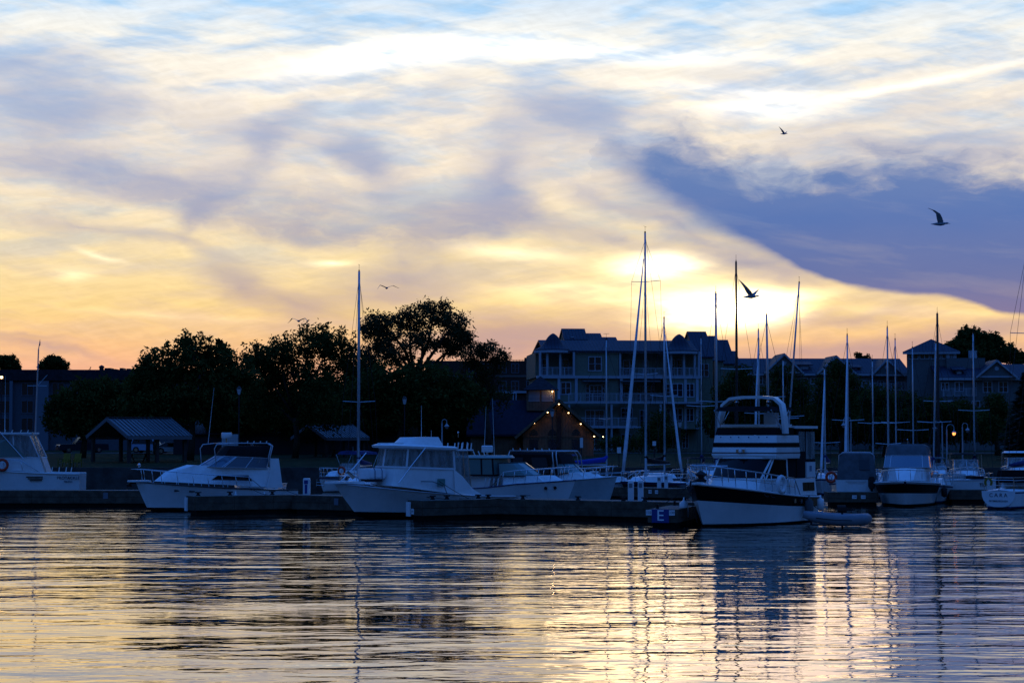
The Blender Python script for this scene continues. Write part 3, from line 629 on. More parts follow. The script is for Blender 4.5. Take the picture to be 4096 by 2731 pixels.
for i in range(9): z = ZH(1602)+i*.13; lv.box(cx-hw+.2, cx-.1, cy-hw-.04, cy-hw-.002, z, z+.07).box(cx+.1, cx+hw-.2, cy-hw-.04, cy-hw-.002, z, z+.07)
lv.build('louvres', M_trw, cw)
z = ZH(1555); MB().add([(cx-hw-.4, cy-hw-.4, z), (cx+hw+.4, cy-hw-.4, z), (cx+hw+.4, cy+hw+.4, z), (cx-hw-.4, cy+hw+.4, z), (cx, cy, ZH(1497))], [(0,1,4), (1,2,4), (2,3,4), (3,0,4), (3,2,1,0)]).build('cupola_roof', M_dshing, cw)
pl = bpy.data.lights.new('lamp', 'POINT'); po = bpy.data.objects.new('lamp_light', pl); COL.objects.link(po); po.parent = hl; po.location = (cx+1.2, cy-hw-.5, ZH(1562)); pl.energy = 8; pl.color = (1, .6, .28); pl.shadow_soft_size = .05
lo = MB().box(cx+1.1, cx+1.3, cy-hw-.35, cy-hw, ZH(1560), ZH(1556)).build('cupola_lamp', M_pole, hl); MB().ball((cx+1.2, cy-hw-.25, ZH(1562)), .07, n=8, m=4).build('bulb', M_lamp, lo)

# --- open picnic shelters with ribbed metal roofs, and the long low shed
M_rib = mat('ribbed_roof_sheet', (0.12, 0.13, 0.14), 0.38, metal=0.55, var=0.15, stripe=(0, 0.42, 0.05, 0.8))
M_beam = mat('dark_timber', (0.06, 0.05, 0.045), 0.8, var=0.2)
def shelter(u, v_ridge, Y, scale, label):
    s = FPX/Y; o = at(u, 1752, Y); gzv = gz(Y)-.05; e = empty('picnic_shelter', (o.x, Y, gzv), radians(42), label, 'shelter', 'open picnic shelters on the grass')
    zr = 3.8+(1752-v_ridge)/s-gzv; ze = zr-1.22*scale; hwd, L = 2.7*scale, 5.2*scale
    r = MB()                                  # ridge along +x from 0 to L
    for sg in (-1, 1): r.prism([(-.3, 0, zr), (L+.3, 0, zr), (L+.3, sg*(hwd+.45), ze-.2), (-.3, sg*(hwd+.45), ze-.2)], (0, 0, .07))
    nrib = 17
    for i in range(nrib):
        x = -.25+(L+.5)*i/(nrib-1)
        for sg in (-1, 1): r.beam((x, 0, zr+.10), (x, sg*(hwd+.45), ze-.10), .05, .05)
    r.beam((-.32, 0, zr+.13), (L+.32, 0, zr+.13), .3, .05)
    r.build('roof', M_rib, e)
    f = MB()
    for x in (-.32, L+.32):
        for sg in (-1, 1): f.beam((x, 0, zr-.05), (x, sg*(hwd+.45), ze-.25), .05, .3)
    for sg in (-1, 1): f.beam((-.3, sg*(hwd+.47), ze-.3), (L+.3, sg*(hwd+.47), ze-.3), .05, .24)
    f.build('fascia', mat('grey_board', (.16, .16, .17), .7), e)
    for x in (.1, L/2, L-.1):
        for sg in (-1, 1): MB().box(x-.13, x+.13, sg*hwd-.13, sg*hwd+.13, 0, ze-.12).build('post', M_beam, e)
    t = MB(); t.box(L*.3, L*.7, -.4, .4, .70, .75)
    for x in (L*.38, L*.62): t.beam((x, -.5, 0), (x, .1, .7), .08); t.beam((x, .5, 0), (x, -.1, .7), .08)
    for sg in (-1, 1): t.box(L*.3, L*.7, sg*.75-.13, sg*.75+.13, .40, .44)
    t.build('picnic_table', M_wood, e)
    return e
shelter(440, 1674, 165, 1.06, 'ribbed metal roofed picnic shelter behind the left express cruiser')
shelter(1243, 1699, 195, .90, 'smaller picnic shelter between the two moored boats in front of the trees')
o = at(690, 1752, 212); sh = empty('long_low_shed', (o.x, 212, 0), 0, 'long low dark shed with ribbed roof under the trees', 'shed'); s = FPX/212
MB().box(0, (1900-690)/s, .6, 8, 1.9, 3.8+(1752-1738)/s).build('wall', M_trim, sh)
r = MB(); gable(r, 0, (1900-690)/s, .6, 8, 3.8+(1752-1733)/s, 3.8+(1752-1690)/s, 'x', .4, .1); r.build('roof', mat('black_roof_sheet', (.012, .014, .02), .6, stripe=(0, .4, .03, .5)), sh)

# ------------------------------------------------------------------ trees
M_bark = mat('bark', (0.05, 0.04, 0.03), 0.95, var=0.3, vs=6)
def leafmat(name, c):
    m = bpy.data.materials.new(name); m.use_nodes = True; q = G(m.node_tree)
    d = q.n('ShaderNodeBsdfPrincipled'); t = q.n('ShaderNodeBsdfTranslucent'); x = q.n('ShaderNodeMixShader'); o = q.n('ShaderNodeOutputMaterial')
    geo = q.n('ShaderNodeTexCoord').outputs['Object']; nz = q.noise(geo, 0.9, 3, .6)
    cc = q.mix(q.mr(nz, .3, .7), tuple(k*.6 for k in c)+(1,), tuple(k*1.5 for k in c)+(1,))
    q.put(d.inputs['Base Color'], cc); d.inputs['Roughness'].default_value = .85; d.inputs['Specular IOR Level'].default_value = .08; q.put(t.inputs[0], cc)
    x.inputs[0].default_value = .3; q.nt.links.new(d.outputs[0], x.inputs[1]); q.nt.links.new(t.outputs[0], x.inputs[2]); q.nt.links.new(x.outputs[0], o.inputs[0]); return m
M_leaf = leafmat('green_leaves', (.055, .070, .016)); M_leaf2 = leafmat('willow_leaves', (.062, .066, .026)); M_needle = leafmat('dark_needles', (.02, .035, .02))
def tree(u, Y, ells, label, name='leafy_tree', lm=None, leaf=.20, dens=1.0, trunk_r=.28, spread=.55, group='trees along the shore', shoot=0.0, seed=0):
    rr = random.Random(seed*77+int(u)); s = FPX/Y; base = at(u, 1752, Y); g0 = gz(Y)-.1
    e = empty(name, (base.x, Y, g0), 0, label, 'tree', group)
    ec = []
    for (eu, ev, ru, rv) in ells:
        c = at(eu, ev, Y+rr.uniform(-1.5, 1.5)) - Vector((base.x, Y, g0)); ec.append((c, ru/s, rv/s))
    t = MB(); top = max(ec, key=lambda k: k[0].z); zt = max(1.5, min(k[0].z-k[2]*.6 for k in ec)); zt = max(zt, top[0].z*.35)
    t.tube([(0, 0, 0), (rr.uniform(-.2, .2), 0, zt*.5), (rr.uniform(-.3, .3), 0, zt)], [trunk_r*1.3, trunk_r, trunk_r*.85], 7)
    crown = MB()
    for (c, rx, rz_) in ec:
        fork = Vector((0, 0, min(zt, c.z*.6))); mid = fork.lerp(c, .5)+Vector((rr.uniform(-.4, .4), rr.uniform(-.4, .4), rr.uniform(-.2, .5)))
        t.tube([fork, mid, c], [trunk_r*.6, trunk_r*.42, trunk_r*.2], 6)
        ry = (rx+rz_)*.5; vol = rx*ry*rz_
        ncl = int(12+(rx*rz_)**.9*14*dens)
        for k in range(ncl):
            while True:
                p = Vector((rr.uniform(-1, 1), rr.uniform(-1, 1), rr.uniform(-1, 1)))
                if .12 < p.length < 1: break
            p = p*(.62+.38*rr.random()**.5)/max(p.length, .45)**.35
            q_ = c+Vector((p.x*rx, p.y*ry, p.z*rz_))
            if rr.random() < .35: t.tube([c.lerp(q_, .15), c.lerp(q_, .6)+Vector((0, 0, rr.uniform(-.2, .3))), q_], [trunk_r*.16, trunk_r*.10, .02], 4)
            up = p.z > .25 and rr.random() < shoot
            n = int(rr.uniform(38, 66)*(.7 if up else 1)); sp = spread*rr.uniform(.6, 1.25)
            for j in range(n):
                if up: d = Vector((rr.gauss(0, .16), rr.gauss(0, .16), rr.uniform(-.4, 1.5)*sp*1.4))
                else:
                    d = Vector((rr.gauss(0, sp), rr.gauss(0, sp), rr.gauss(0, sp*.75)))
                    if d.length > sp*1.7: d *= sp*1.7/d.length*rr.random()
                l = leaf*rr.uniform(.45, 1.15); a = Vector((rr.gauss(0, 1), rr.gauss(0, 1), rr.gauss(0, 1))).normalized(); b_ = a.cross(Vector((rr.gauss(0, 1), rr.gauss(0, 1), rr.gauss(0, 1)))).normalized()
                o_ = q_+d; kk = len(crown.v)
                crown.v += [o_-a*l, o_+b_*l*.45, o_+a*l, o_-b_*l*.45]; crown.f.append((kk, kk+1, kk+2, kk+3)); crown.mi.append(0)
    t.build('trunk', M_bark, e, smooth=True)
    me = bpy.data.meshes.new('crown'); me.from_pydata([tuple(p) for p in crown.v], [], crown.f); me.materials.append(lm or M_leaf); me.update()
    o = bpy.data.objects.new('crown', me); COL.objects.link(o); o.parent = e
    return e
tree(760, 176, [(775, 1425, 100, 80), (640, 1475, 85, 75), (890, 1445, 60, 60), (570, 1510, 45, 60), (720, 1580, 190, 110), (590, 1620, 120, 100), (850, 1600, 120, 110), (960, 1500, 60, 70)], 'broad dark maple with ragged top left of the tall white mast', shoot=.5, leaf=.24, seed=1)
tree(1180, 188, [(1240, 1365, 90, 60), (1330, 1385, 70, 65), (1120, 1410, 90, 65), (1020, 1450, 60, 65), (1200, 1500, 190, 90), (1060, 1600, 120, 120), (1290, 1610, 150, 120), (1400, 1440, 50, 70)], 'rounded tree with loose shoots on top just left of the white mast', shoot=.6, leaf=.2, seed=2)
tree(1660, 196, [(1735, 1262, 85, 62), (1640, 1285, 65, 58), (1815, 1295, 62, 66), (1550, 1310, 66, 62), (1485, 1310, 46, 60), (1690, 1360, 80, 44), (1800, 1390, 60, 40), (1580, 1400, 85, 70), (1490, 1440, 66, 84), (1850, 1350, 45, 50)], 'tallest airy willow with sky showing between its branches', name='willow_tree', lm=M_leaf2, leaf=.18, dens=.95, trunk_r=.35, spread=.5, seed=3)
tree(1950, 200, [(1940, 1395, 55, 38), (1880, 1420, 50, 40), (1990, 1430, 45, 35), (1930, 1490, 90, 50), (1960, 1580, 90, 80)], 'small rounded willow right of the tallest willow', name='willow_tree', lm=M_leaf2, leaf=.16, dens=.8, spread=.42, seed=4)
tree(1600, 178, [(1560, 1540, 120, 80), (1700, 1540, 130, 90), (1640, 1620, 170, 90), (1830, 1600, 110, 100), (1450, 1610, 100, 100)], 'dense dark tree under the willow, behind the hardtop fishing boat', seed=5, leaf=.26)
tree(330, 190, [(340, 1610, 110, 85), (240, 1640, 60, 70), (430, 1590, 80, 80), (300, 1690, 120, 60), (480, 1660, 80, 70)], 'dark tree in front of the long flat building', seed=6, leaf=.26)
tree(30, 330, [(25, 1447, 42, 26), (50, 1462, 30, 20)], 'small round tree above the long flat roof at the left edge', seed=7, leaf=.32, dens=2.2, spread=.5)
tree(215, 330, [(210, 1452, 38, 24), (185, 1465, 24, 16), (240, 1466, 30, 16)], 'small round tree above the long flat roof beside the flagpole', seed=8, leaf=.32, dens=2.2, spread=.5)
for (u_, es, lb_) in ((620, [(560, 1620, 80, 90), (660, 1650, 110, 85), (520, 1690, 70, 60)], 'dark bushy thicket under the broad maple, beside the picnic shelter roof'),
        (980, [(900, 1640, 110, 85), (1010, 1620, 110, 95), (960, 1700, 140, 50)], 'dark bushy thicket between the maple and the rounded tree'),
        (1280, [(1190, 1650, 110, 85), (1310, 1620, 110, 100), (1240, 1700, 150, 50)], 'dark bushy thicket behind the smaller picnic shelter'),
        (1540, [(1450, 1560, 90, 110), (1560, 1640, 120, 90), (1480, 1690, 120, 55)], 'dark bushy thicket at the foot of the tall willow'),
        (1800, [(1740, 1620, 120, 90), (1860, 1640, 90, 85), (1800, 1700, 150, 50)], 'dark bushy thicket left of the gabled hall')):
    tree(u_, 213, es, lb_, name='thicket', leaf=.32, dens=1.5, trunk_r=.12, spread=.7, group='thickets under the big trees', seed=40)
for (u_, es, lb_) in ((3020, [(2900, 1690, 100, 70), (3020, 1680, 110, 80), (3120, 1700, 90, 60)], 'dark hedge of bushes behind the yacht flybridge'),
        (3300, [(3220, 1690, 90, 70), (3300, 1700, 100, 65), (3400, 1690, 90, 70)], 'dark hedge of bushes behind the first crook lamp'),
        (3560, [(3480, 1700, 90, 65), (3580, 1690, 100, 70), (3660, 1700, 80, 60)], 'dark hedge of bushes left of the lit lamp'),
        (3840, [(3740, 1700, 90, 60), (3850, 1690, 100, 60), (3950, 1700, 90, 60)], 'dark hedge of bushes right of the lit lamp')):
    tree(u_, 214, es, lb_, name='hedge', leaf=.34, dens=1.5, trunk_r=.1, spread=.7, group='hedges before the townhouses', seed=50)
tree(2960, 205, [(2965, 1520, 55, 50), (2900, 1580, 60, 60), (3010, 1590, 60, 60), (2930, 1660, 110, 80)], 'upright tree directly above the motor yacht canopy', seed=9)
tree(3140, 210, [(3130, 1510, 50, 50), (3190, 1570, 55, 55), (3090, 1600, 60, 70), (3150, 1670, 110, 80)], 'second tree before the townhouses, right of the yacht canopy', seed=10)
tree(3370, 200, [(3352, 1488, 38, 38), (3400, 1560, 70, 60), (3310, 1570, 60, 60), (3360, 1650, 130, 80)], 'pointed bushy tree before the townhouses with the brightest green top', seed=11)
tree(3540, 196, [(3500, 1600, 70, 60), (3600, 1620, 80, 60), (3540, 1690, 130, 70)], 'low spreading tree before the square tower', seed=12)
tree(3740, 192, [(3720, 1640, 80, 55), (3830, 1660, 80, 60), (3760, 1720, 120, 60)], 'low dark tree under the square tower behind the lit lamp', seed=13)
tree(3900, 330, [(3880, 1360, 70, 42), (3960, 1380, 55, 45), (3830, 1390, 50, 30), (4020, 1415, 50, 35), (3920, 1420, 110, 40), (4070, 1440, 30, 25)], 'large tree rising behind the square tower', seed=14, leaf=.36, dens=1.5, spread=.5, trunk_r=.4, shoot=.4)
tree(3450, 330, [(3435, 1432, 18, 10), (3465, 1437, 20, 8)], 'thin bare topped tree peeping over the townhouse ridge', seed=15, leaf=.25, dens=1.2, spread=.3, shoot=.8)
tree(2640, 226, [(2640, 1690, 45, 50), (2610, 1740, 50, 50), (2680, 1750, 50, 45)], 'small round tree in front of the apartment house balconies', seed=16, leaf=.18)
tree(2480, 220, [(2460, 1775, 70, 28), (2540, 1770, 50, 30)], 'low shrubbery along the foot of the apartment house', name='shrub', seed=17, leaf=.16, trunk_r=.08)
tree(3990, 205, [(3985, 1650, 60, 70), (3940, 1710, 60, 60)], 'small mid green tree left of the big spruce', seed=18)
def spruce(u, Y, vt, hw_px, label, seed):
    rr = random.Random(seed); s = FPX/Y; b0 = at(u, 1752, Y); g0 = gz(Y); e = empty('spruce_tree', (b0.x, Y, g0), 0, label, 'tree', 'trees along the shore')
    H = 3.8+(1752-vt)/s-g0; R = hw_px/s; MB().tube([(0, 0, 0), (0, 0, H*.97)], [.22, .03], 6).build('trunk', M_bark, e)
    c = MB()
    for i in range(int(H*9)):
        z = .6+(H-.7)*(i/(H*9)); r0 = R*(1-z/H)**.85
        for j in range(11):
            a = rr.uniform(0, 2*pi); L = r0*rr.uniform(.65, 1.1)
            for k in range(6):
                f = (k+.6)/6*L; o_ = Vector((cos(a)*f, sin(a)*f, z-.22*f+rr.gauss(0, .05))); w_ = .28; d = Vector((cos(a), sin(a), -.25)); n = Vector((-sin(a), cos(a), rr.uniform(-.5, .5)))
                kk = len(c.v); c.v += [o_-d*.2, o_+n*w_*.6, o_+d*.35, o_-n*w_*.6]; c.f.append((kk, kk+1, kk+2, kk+3)); c.mi.append(0)
    me = bpy.data.meshes.new('crown'); me.from_pydata([tuple(p) for p in c.v], [], c.f); me.materials.append(M_needle); me.update()
    o = bpy.data.objects.new('crown', me); COL.objects.link(o); o.parent = e
spruce(4110, 175, 1478, 150, 'big dark spruce at the right edge of the photo', 3)

# ------------------------------------------------------------------ lamps, flagpole, vehicles, things on the bank
def lantern(u, v, Y, label):
    s = FPX/Y; b0 = at(u, 1752, Y); g0 = gz(Y); H = 3.8+(1752-v)/s-g0; e = empty('lantern_post', (b0.x, Y, g0), 0, label, 'street lamp', 'lantern posts on the promenade')
    MB().lathe([(.16, 0), (.16, .3), (.07, .5), (.05, 1), (.045, H-.75), (.10, H-.7)], (0, 0, 0), 8).build('pole', M_pole, e)
    MB().lathe([(.09, H-.7), (.19, H-.25)], (0, 0, 0), 6).build('lantern_glass', mat('frosted_glass', (.5, .52, .55), .3), e)
    MB().lathe([(.22, H-.25), (.12, H-.1), (.03, H-.04), (.02, H)], (0, 0, 0), 6).build('lantern_cap', M_pole, e)
lantern(955, 1543, 160, 'black lantern post in front of the broad maple'); lantern(1618, 1583, 165, 'black lantern post in front of the willow')
lantern(2209, 1632, 165, 'black lantern post in front of the gabled hall'); lantern(2720, 1676, 170, 'black lantern post before the apartment house bay'); 
def crook(u, v, Y, side, label, lit=False, r=.28):
    s = FPX/Y; b0 = at(u, 1752, Y); g0 = gz(Y); H = 3.8+(1752-v)/s-g0; e = empty('crook_lamp', (b0.x, Y, g0), 0, label, 'street lamp', 'crook necked lamps on the promenade')
    p = MB(); p.lathe([(.12, 0), (.12, .4), (.06, .6), (.05, H-r-.1)], (0, 0, 0), 8)
    p.tube([(0, 0, H-r-.15)]+[(side*(r-r*cos(t)), 0, H-r+r*sin(t)) for t in [pi*i/10 for i in range(11)]]+[(side*2*r, 0, H-r-.12)], .028, 6); p.build('pole', M_polel, e)
    x = side*2*r; MB().lathe([(.03, H-r-.10), (.06, H-r-.2), (.20, H-r-.34)], (x, 0, 0), 10).build('lamp_shade', M_polel, e)
    MB().ball((x, 0, H-r-.42), .13, rz=.14, n=10, m=6).build('globe', M_lampo if lit else mat('unlit_globe', (.22, .2, .2), .3), e)
crook(3404, 1668, 152, -1, 'unlit crook necked lamp right of the motor yacht'); crook(3787, 1697, 152, 1, 'lit orange crook necked lamp above the right hand cruiser', True)
crook(3769, 1681, 152, -1, 'unlit crook necked lamp just left of the lit one'); crook(3850, 1692, 155, 1, 'unlit crook necked lamp right of the lit one', r=.2)
crook(1768, 1677, 152, 1, 'small unlit crook necked lamp behind the hardtop fishing boat', r=.18)
b0 = at(3, 1752, 160); e = empty('globe_lamp', (b0.x, 160, gz(160)), 0, 'lit white globe lamp at the left edge', 'street lamp'); H = 3.8+(1752-1506)/(FPX/160)-gz(160)
MB().lathe([(.1, 0), (.05, .4), (.045, H-.15)], (0, 0, 0), 8).build('pole', M_pole, e); MB().ball((0, 0, H-.06), .11).build('globe', M_lamp, e)
# flagpole with yardarm
Yf = 153; s = FPX/Yf; b0 = at(138, 1752, Yf); e = empty('flagpole', (b0.x, Yf, gz(Yf)), 0, 'tall slim flagpole with yardarm and gaff at far left', 'flagpole'); zz = lambda v: 3.8+(1752-v)/s-gz(Yf)
MB().tube([(0, 0, 0), ((150-138)/s, 0, zz(1398))], [.085, .05], 8).tube([((150-138)/s, 0, zz(1398)), ((156-138)/s, 0, zz(1357))], [.04, .015], 6).build('pole', M_alu, e)
MB().tube([((108-138)/s, 0, zz(1543)), ((186-138)/s, 0, zz(1543))], .025, 6).build('yardarm', M_alu, e); MB().tube([((148-138)/s, 0, zz(1543)), ((186-138)/s, 0, zz(1500))], .025, 6).build('gaff', M_alu, e)
MB().prism([((151-138)/s, 0, zz(1388)), ((157-138)/s, 0, zz(1380)), ((157-138)/s, 0, zz(1366)), ((154-138)/s, 0, zz(1362))], (0, .02, 0)).build('burgee', M_navy, e)

def vehicle(name, u, Y, rz, L, Wd, H, kind, body_m, label, cat):
    b0 = at(u, 1752, Y); e = empty(name, (b0.x, Y, gz(Y)), radians(rz), label, cat)
    hb = H*.56; prof_b = [(L/2, .30), (L/2+.02, hb*.75), (L/2-.1, hb*.92), (L*.18, hb), (-L/2+.05, hb), (-L/2, .32)]   # +x is the front
    b = MB()
    def sec(pr, w0, w1):
        n = len(pr); zs = [z for _, z in pr]
        return [[(x, -w0 if z < hb*.6 else -w1, z) for x, z in pr], [(x, w0 if z < hb*.6 else w1, z) for x, z in pr]]
    b.rings(sec(prof_b, Wd/2, Wd/2*.97)); bo = b.build('body', body_m, e)
    if kind == 'pickup': cab = [(L*.17, hb), (L*.06, H*.97), (-L*.12, H), (-L*.19, hb)]
    elif kind == 'car': cab = [(L*.2, hb), (L*.05, H*.98), (-L*.2, H), (-L*.42, hb)]
    else: cab = [(L*.22, hb), (L*.12, H*.97), (-L*.42, H), (-L*.47, hb)]
    MB().rings([[(x, sy*(Wd/2*.93 if z <= hb+.01 else Wd/2*.78), z) for x, z in cab] for sy in (-1, 1)]).build('cab', body_m, e)
    n_ = MB()
    for sy in (-1, 1):
        f = [(x*1.0, z) for x, z in cab]; cx_ = sum(x for x, _ in f)/4; cz_ = sum(z for _, z in f)/4
        n_.prism([(cx_+(x-cx_)*.84, sy*((Wd/2*.93 if z <= hb+.01 else Wd/2*.78)+.004+.035*(z > hb+.01 or 0)*0+.01), cz_+(z-cz_)*.78) for x, z in f], (0, sy*.01, 0))
    (x1, z1), (x2, z2) = cab[0], cab[1]
    n_.prism([(x1-.02, -Wd/2*.82, z1+.06), (x1-.02, Wd/2*.82, z1+.06), (x2+.04, Wd/2*.7, z2-.06), (x2+.04, -Wd/2*.7, z2-.06)], (.03, 0, .015)); n_.build('windows', M_glass, e)
    for x in (L*.31, -L*.30):
        for sy in (-1, 1):
            w = MB().tube([(x, sy*(Wd/2-.18), .36), (x, sy*(Wd/2+.01), .36)], .36, 14).build('wheel', M_rubber, e)
            MB().tube([(x, sy*(Wd/2+.012), .36), (x, sy*(Wd/2+.03), .36)], .2, 10).build('rim', M_steel, w)
    for sy in (-1, 1): MB().box(L/2-.02, L/2+.04, sy*Wd*.38-.14, sy*Wd*.38+.14, hb*.68, hb*.84).build('headlight', M_trw, e)
    MB().box(L/2+.0, L/2+.05, -Wd*.24, Wd*.24, hb*.5, hb*.86).build('grille', M_trim, e)
    MB().box(L/2-.05, L/2+.09, -Wd*.48, Wd*.48, .34, .5).build('bumper', M_trim, e)
    return e
vehicle('pickup_truck', 330, 226, 205, 5.6, 2.0, 1.85, 'pickup', mat('black_car_paint', (.02, .022, .03), .25, coat=.6), 'black pickup truck parked left of the picnic shelter', 'truck')
vehicle('parked_van', 602, 226, -8, 4.6, 1.9, 1.7, 'van', mat('silver_blue_paint', (.30, .38, .52), .3, coat=.5), 'pale van seen between the shelter posts', 'van')
vehicle('parked_car', 690, 215, 12, 4.2, 1.8, 1.3, 'car', mat('white_car_paint', (.6, .62, .66), .3, coat=.5), 'white car just right of the shelter posts', 'car')
def garden_chair(u, label):
    b0 = at(u, 1752, 153); e = empty('slatted_chair', (b0.x, 153, gz(153)), radians(-20), label, 'garden chair', 'yellow slatted chairs on the bank')
    MB().box(-.3, .3, -.3, .25, .36, .40).build('seat', M_yellow, e)
    b = MB()
    for i in range(5): b.prism([(-.3+i*.122, .26, .4), (-.2+i*.122, .26, .4), (-.2+i*.122, .45, 1.05), (-.3+i*.122, .45, 1.05)], (0, .02, 0))
    b.build('backrest', M_yellow, e)
    b = MB(); b.box(-.42, -.3, -.36, .4, .55, .58).box(.3, .42, -.36, .4, .55, .58); b.build('armrests', M_yellow, e)
    for x in (-.37, .33): 
        for y in (-.34, .3): MB().box(x, x+.05, y, y+.05, 0, .55).build('leg', M_yellow, e)
garden_chair(302, 'yellow slatted garden chair nearest the black pickup, on the bank'); garden_chair(258, 'second yellow slatted garden chair, nearer the left fishing boat')
# boards and notices
def board(u0, u1, v0, v1, Y, m, label, name='notice_board', cat='sign'):
    s = FPX/Y; a = at(u0, v1, Y); c = at(u1, v0, Y); e = empty(name, ((a.x+c.x)/2, Y, gz(Y) ), 0, label, cat); z0 = e.location.z; w = (c.x-a.x)/2
    MB().box(-w, w, -.03, .03, a.z-z0, c.z-z0).build('panel', m, e); MB().box(-.04, .04, .035, .1, 0, c.z-z0-.05).build('post', M_trim, e); return e
board(887, 956, 1736, 1790, 170, mat('ribbed_white_board', (.45, .46, .48), .6, stripe=(0, .15, .01, .6)), 'white ribbed board standing above the left express cruiser')
board(2610, 2624, 1764, 1782, 154, M_white, 'small pale notice on a post before the apartment house')
board(2468, 2484, 1788, 1812, 154, M_white, 'white upright notice right of the gabled hall')
board(2320, 2332, 1750, 1790, 160, M_white, 'tall white door panel sign before the gabled hall gable')

# ------------------------------------------------------------------ docks
M_dark = mat('wet_float', (0.012, 0.012, 0.012), 0.8)
def dock(name, a, c, w, label, group=None, zt=.90, h=.70, ends=True):
    """floating timber dock from a to c (points on the water); +x runs from a to c"""
    a = Vector((a[0], a[1], 0)); c = Vector((c[0], c[1], 0)); d = c-a; L = d.length; ang = atan2(d.y, d.x)
    e = empty(name, a, ang, label, 'dock', group)
    MB().box(0, L, -w/2, w/2, zt-.05, zt).build('deck_planks', M_woodtop, e)
    f = MB(); seg = 2.4; n = max(1, round(L/seg))
    for i in range(n):
        x0, x1 = L*i/n, L*(i+1)/n-.015
        for sg in (-1, 1):
            y0, y1 = (w/2, w/2+.05) if sg > 0 else (-w/2-.05, -w/2); j = rnd.uniform(0, .012)
            f.box(x0, x1, y0-j*(sg < 0), y1+j*(sg > 0), zt-.35+rnd.uniform(-.008, .008), zt+.0)
            f.box(x0, x1, y0-j*(sg < 0), y1+j*(sg > 0), zt-h, zt-.365)
    if ends:
        for x0 in (-.06, L+.01):
            f.box(x0, x0+.05, -w/2-.05, w/2+.05, zt-.35, zt); f.box(x0, x0+.05, -w/2-.05, w/2+.05, zt-h, zt-.365)
    f.build('fascia_boards', M_wood, e)
    MB().box(.12, L-.12, -w/2+.12, w/2-.12, -.3, zt-.3).build('float', M_dark, e)
    return e
def cleat(parent, x, y, z):
    b = MB(); b.box(x-.10, x+.10, y-.05, y+.05, z, z+.05).tube([(x-.16, y, z+.17), (x+.16, y, z+.17)], .035, 6).box(x-.06, x+.06, y-.04, y+.04, z+.05, z+.17); return b.build('cleat', M_rubber, parent)
def mainpt(u):
    k = (u-2048)/FPX; d = 96.14/(1+.6*k); return (k*d, d)
dm_ = dock('main_dock', mainpt(2840), mainpt(1222), 1.9, 'long weathered timber dock running from the motor yacht to the blue panelled pedestal')
far_ = dock('main_dock', (-36, 112.2), (-12.6, 111.4), 1.9, 'long weathered timber dock before the left edge boat, passing behind the left express cruiser')
f1 = dock('finger_dock', (-16.1, 100.2), (-10.6, 103.2), 1.1, 'timber finger dock along the left express cruiser', 'timber finger docks')
f2 = dock('finger_dock', (-4.5, 93.3), (.1, 96.6), 1.1, 'timber finger dock alongside the hardtop fishing boat', 'timber finger docks')
f3 = dock('finger_dock', (6.45, 85.3), (8.0, 91.2), 1.2, 'timber finger dock with the blue E sign on its end', 'timber finger docks', zt=.77, h=.56)
f4 = dock('finger_dock', at(3305, 1752, 113)[:2], at(3500, 1752, 113)[:2], 1.2, 'timber dock section behind the motor yacht stern, numbered 114 and 112', 'timber finger docks', zt=.77, h=.56)
f5 = dock('back_dock', at(2430, 1752, 126)[:2], at(2720, 1752, 120.5)[:2], 1.4, 'timber dock in front of the dark hulled sailboat, numbered 118 and 116', zt=.77, h=.56)
f6 = dock('back_dock', at(3790, 1752, 118)[:2], at(3935, 1752, 118)[:2], 1.2, 'short timber dock between the head-on cruiser and the wineglass stern sailboat', zt=.77, h=.56)
for d_, xs in ((f1, (.5, 2.2, 4.5)), (f2, (1.2, 2.0, 4.4)), (f3, (.8, 5.0)), (dm_, (3.0, 4.1, 6.5, 9.5, 12.0, 15.0))):
    for x in xs: cleat(d_, x, .38 if d_ is not dm_ else .7, .77 if d_ is f3 else .90)
def plate(parent, M, w, h, txt, size, bgm=M_white, fgm=M_trim, name='number_plate'):
    p = MB(); p.box(-w/2, w/2, -h/2, h/2, 0, .012); o = p.build(name, bgm, parent); o.matrix_local = M
    if txt: text_mesh(txt, size, fgm, o, Matrix.Translation((0, 0, .014)), ext=.003)
    return o
# the E sign on the finger end, with its two number plates; the end faces the camera (-x of f3)
FM = lambda x, y, z, ry=0: face_matrix((x, y, z), (0, -1, 0), (0, 0, 1))
sg = MB().box(-.37, .37, -.285, .285, 0, .03).build('letter_sign', M_blue, f3); sg.matrix_local = FM(-.07, .10, .49)
text_mesh('E', .66, mat('bright_sign_white', (.85, .85, .85), .5), sg, Matrix.Translation((0, 0, .032)) @ Matrix.Scale(1.05, 4, (1, 0, 0)), ext=.004)
plate(f3, FM(-.075, .60, .63), .25, .23, '132', .15); plate(f3, FM(-.075, -.40, .63), .25, .23, '130', .15)
plate(f2, face_matrix((-.07, .15, .38), (0, -1, 0), (0, 0, 1)), .22, .26, '131', .13)
plate(f2, face_matrix((1.3, .57, .62), (-1, 0, 0), (0, 0, 1)), .3, .24, '34', .18)
plate(f4, face_matrix((1.45, -.68, .5), (1, 0, 0), (0, 0, 1)), .26, .2, '114', .14); plate(f4, face_matrix((1.95, -.68, .5), (1, 0, 0), (0, 0, 1)), .26, .2, '112', .14)
plate(f5, face_matrix((5.0, -.78, .55), (1, 0, 0), (0, 0, 1)), .28, .22, '118', .15); plate(f5, face_matrix((5.6, -.78, .55), (1, 0, 0), (0, 0, 1)), .28, .22, '116', .15)
plate(far_, face_matrix((13.5, -1.02, .62), (1, 0, 0), (0, 0, 1)), .26, .34, '', .18, bgm=mat('dull_plate', (.16, .17, .2), .5))
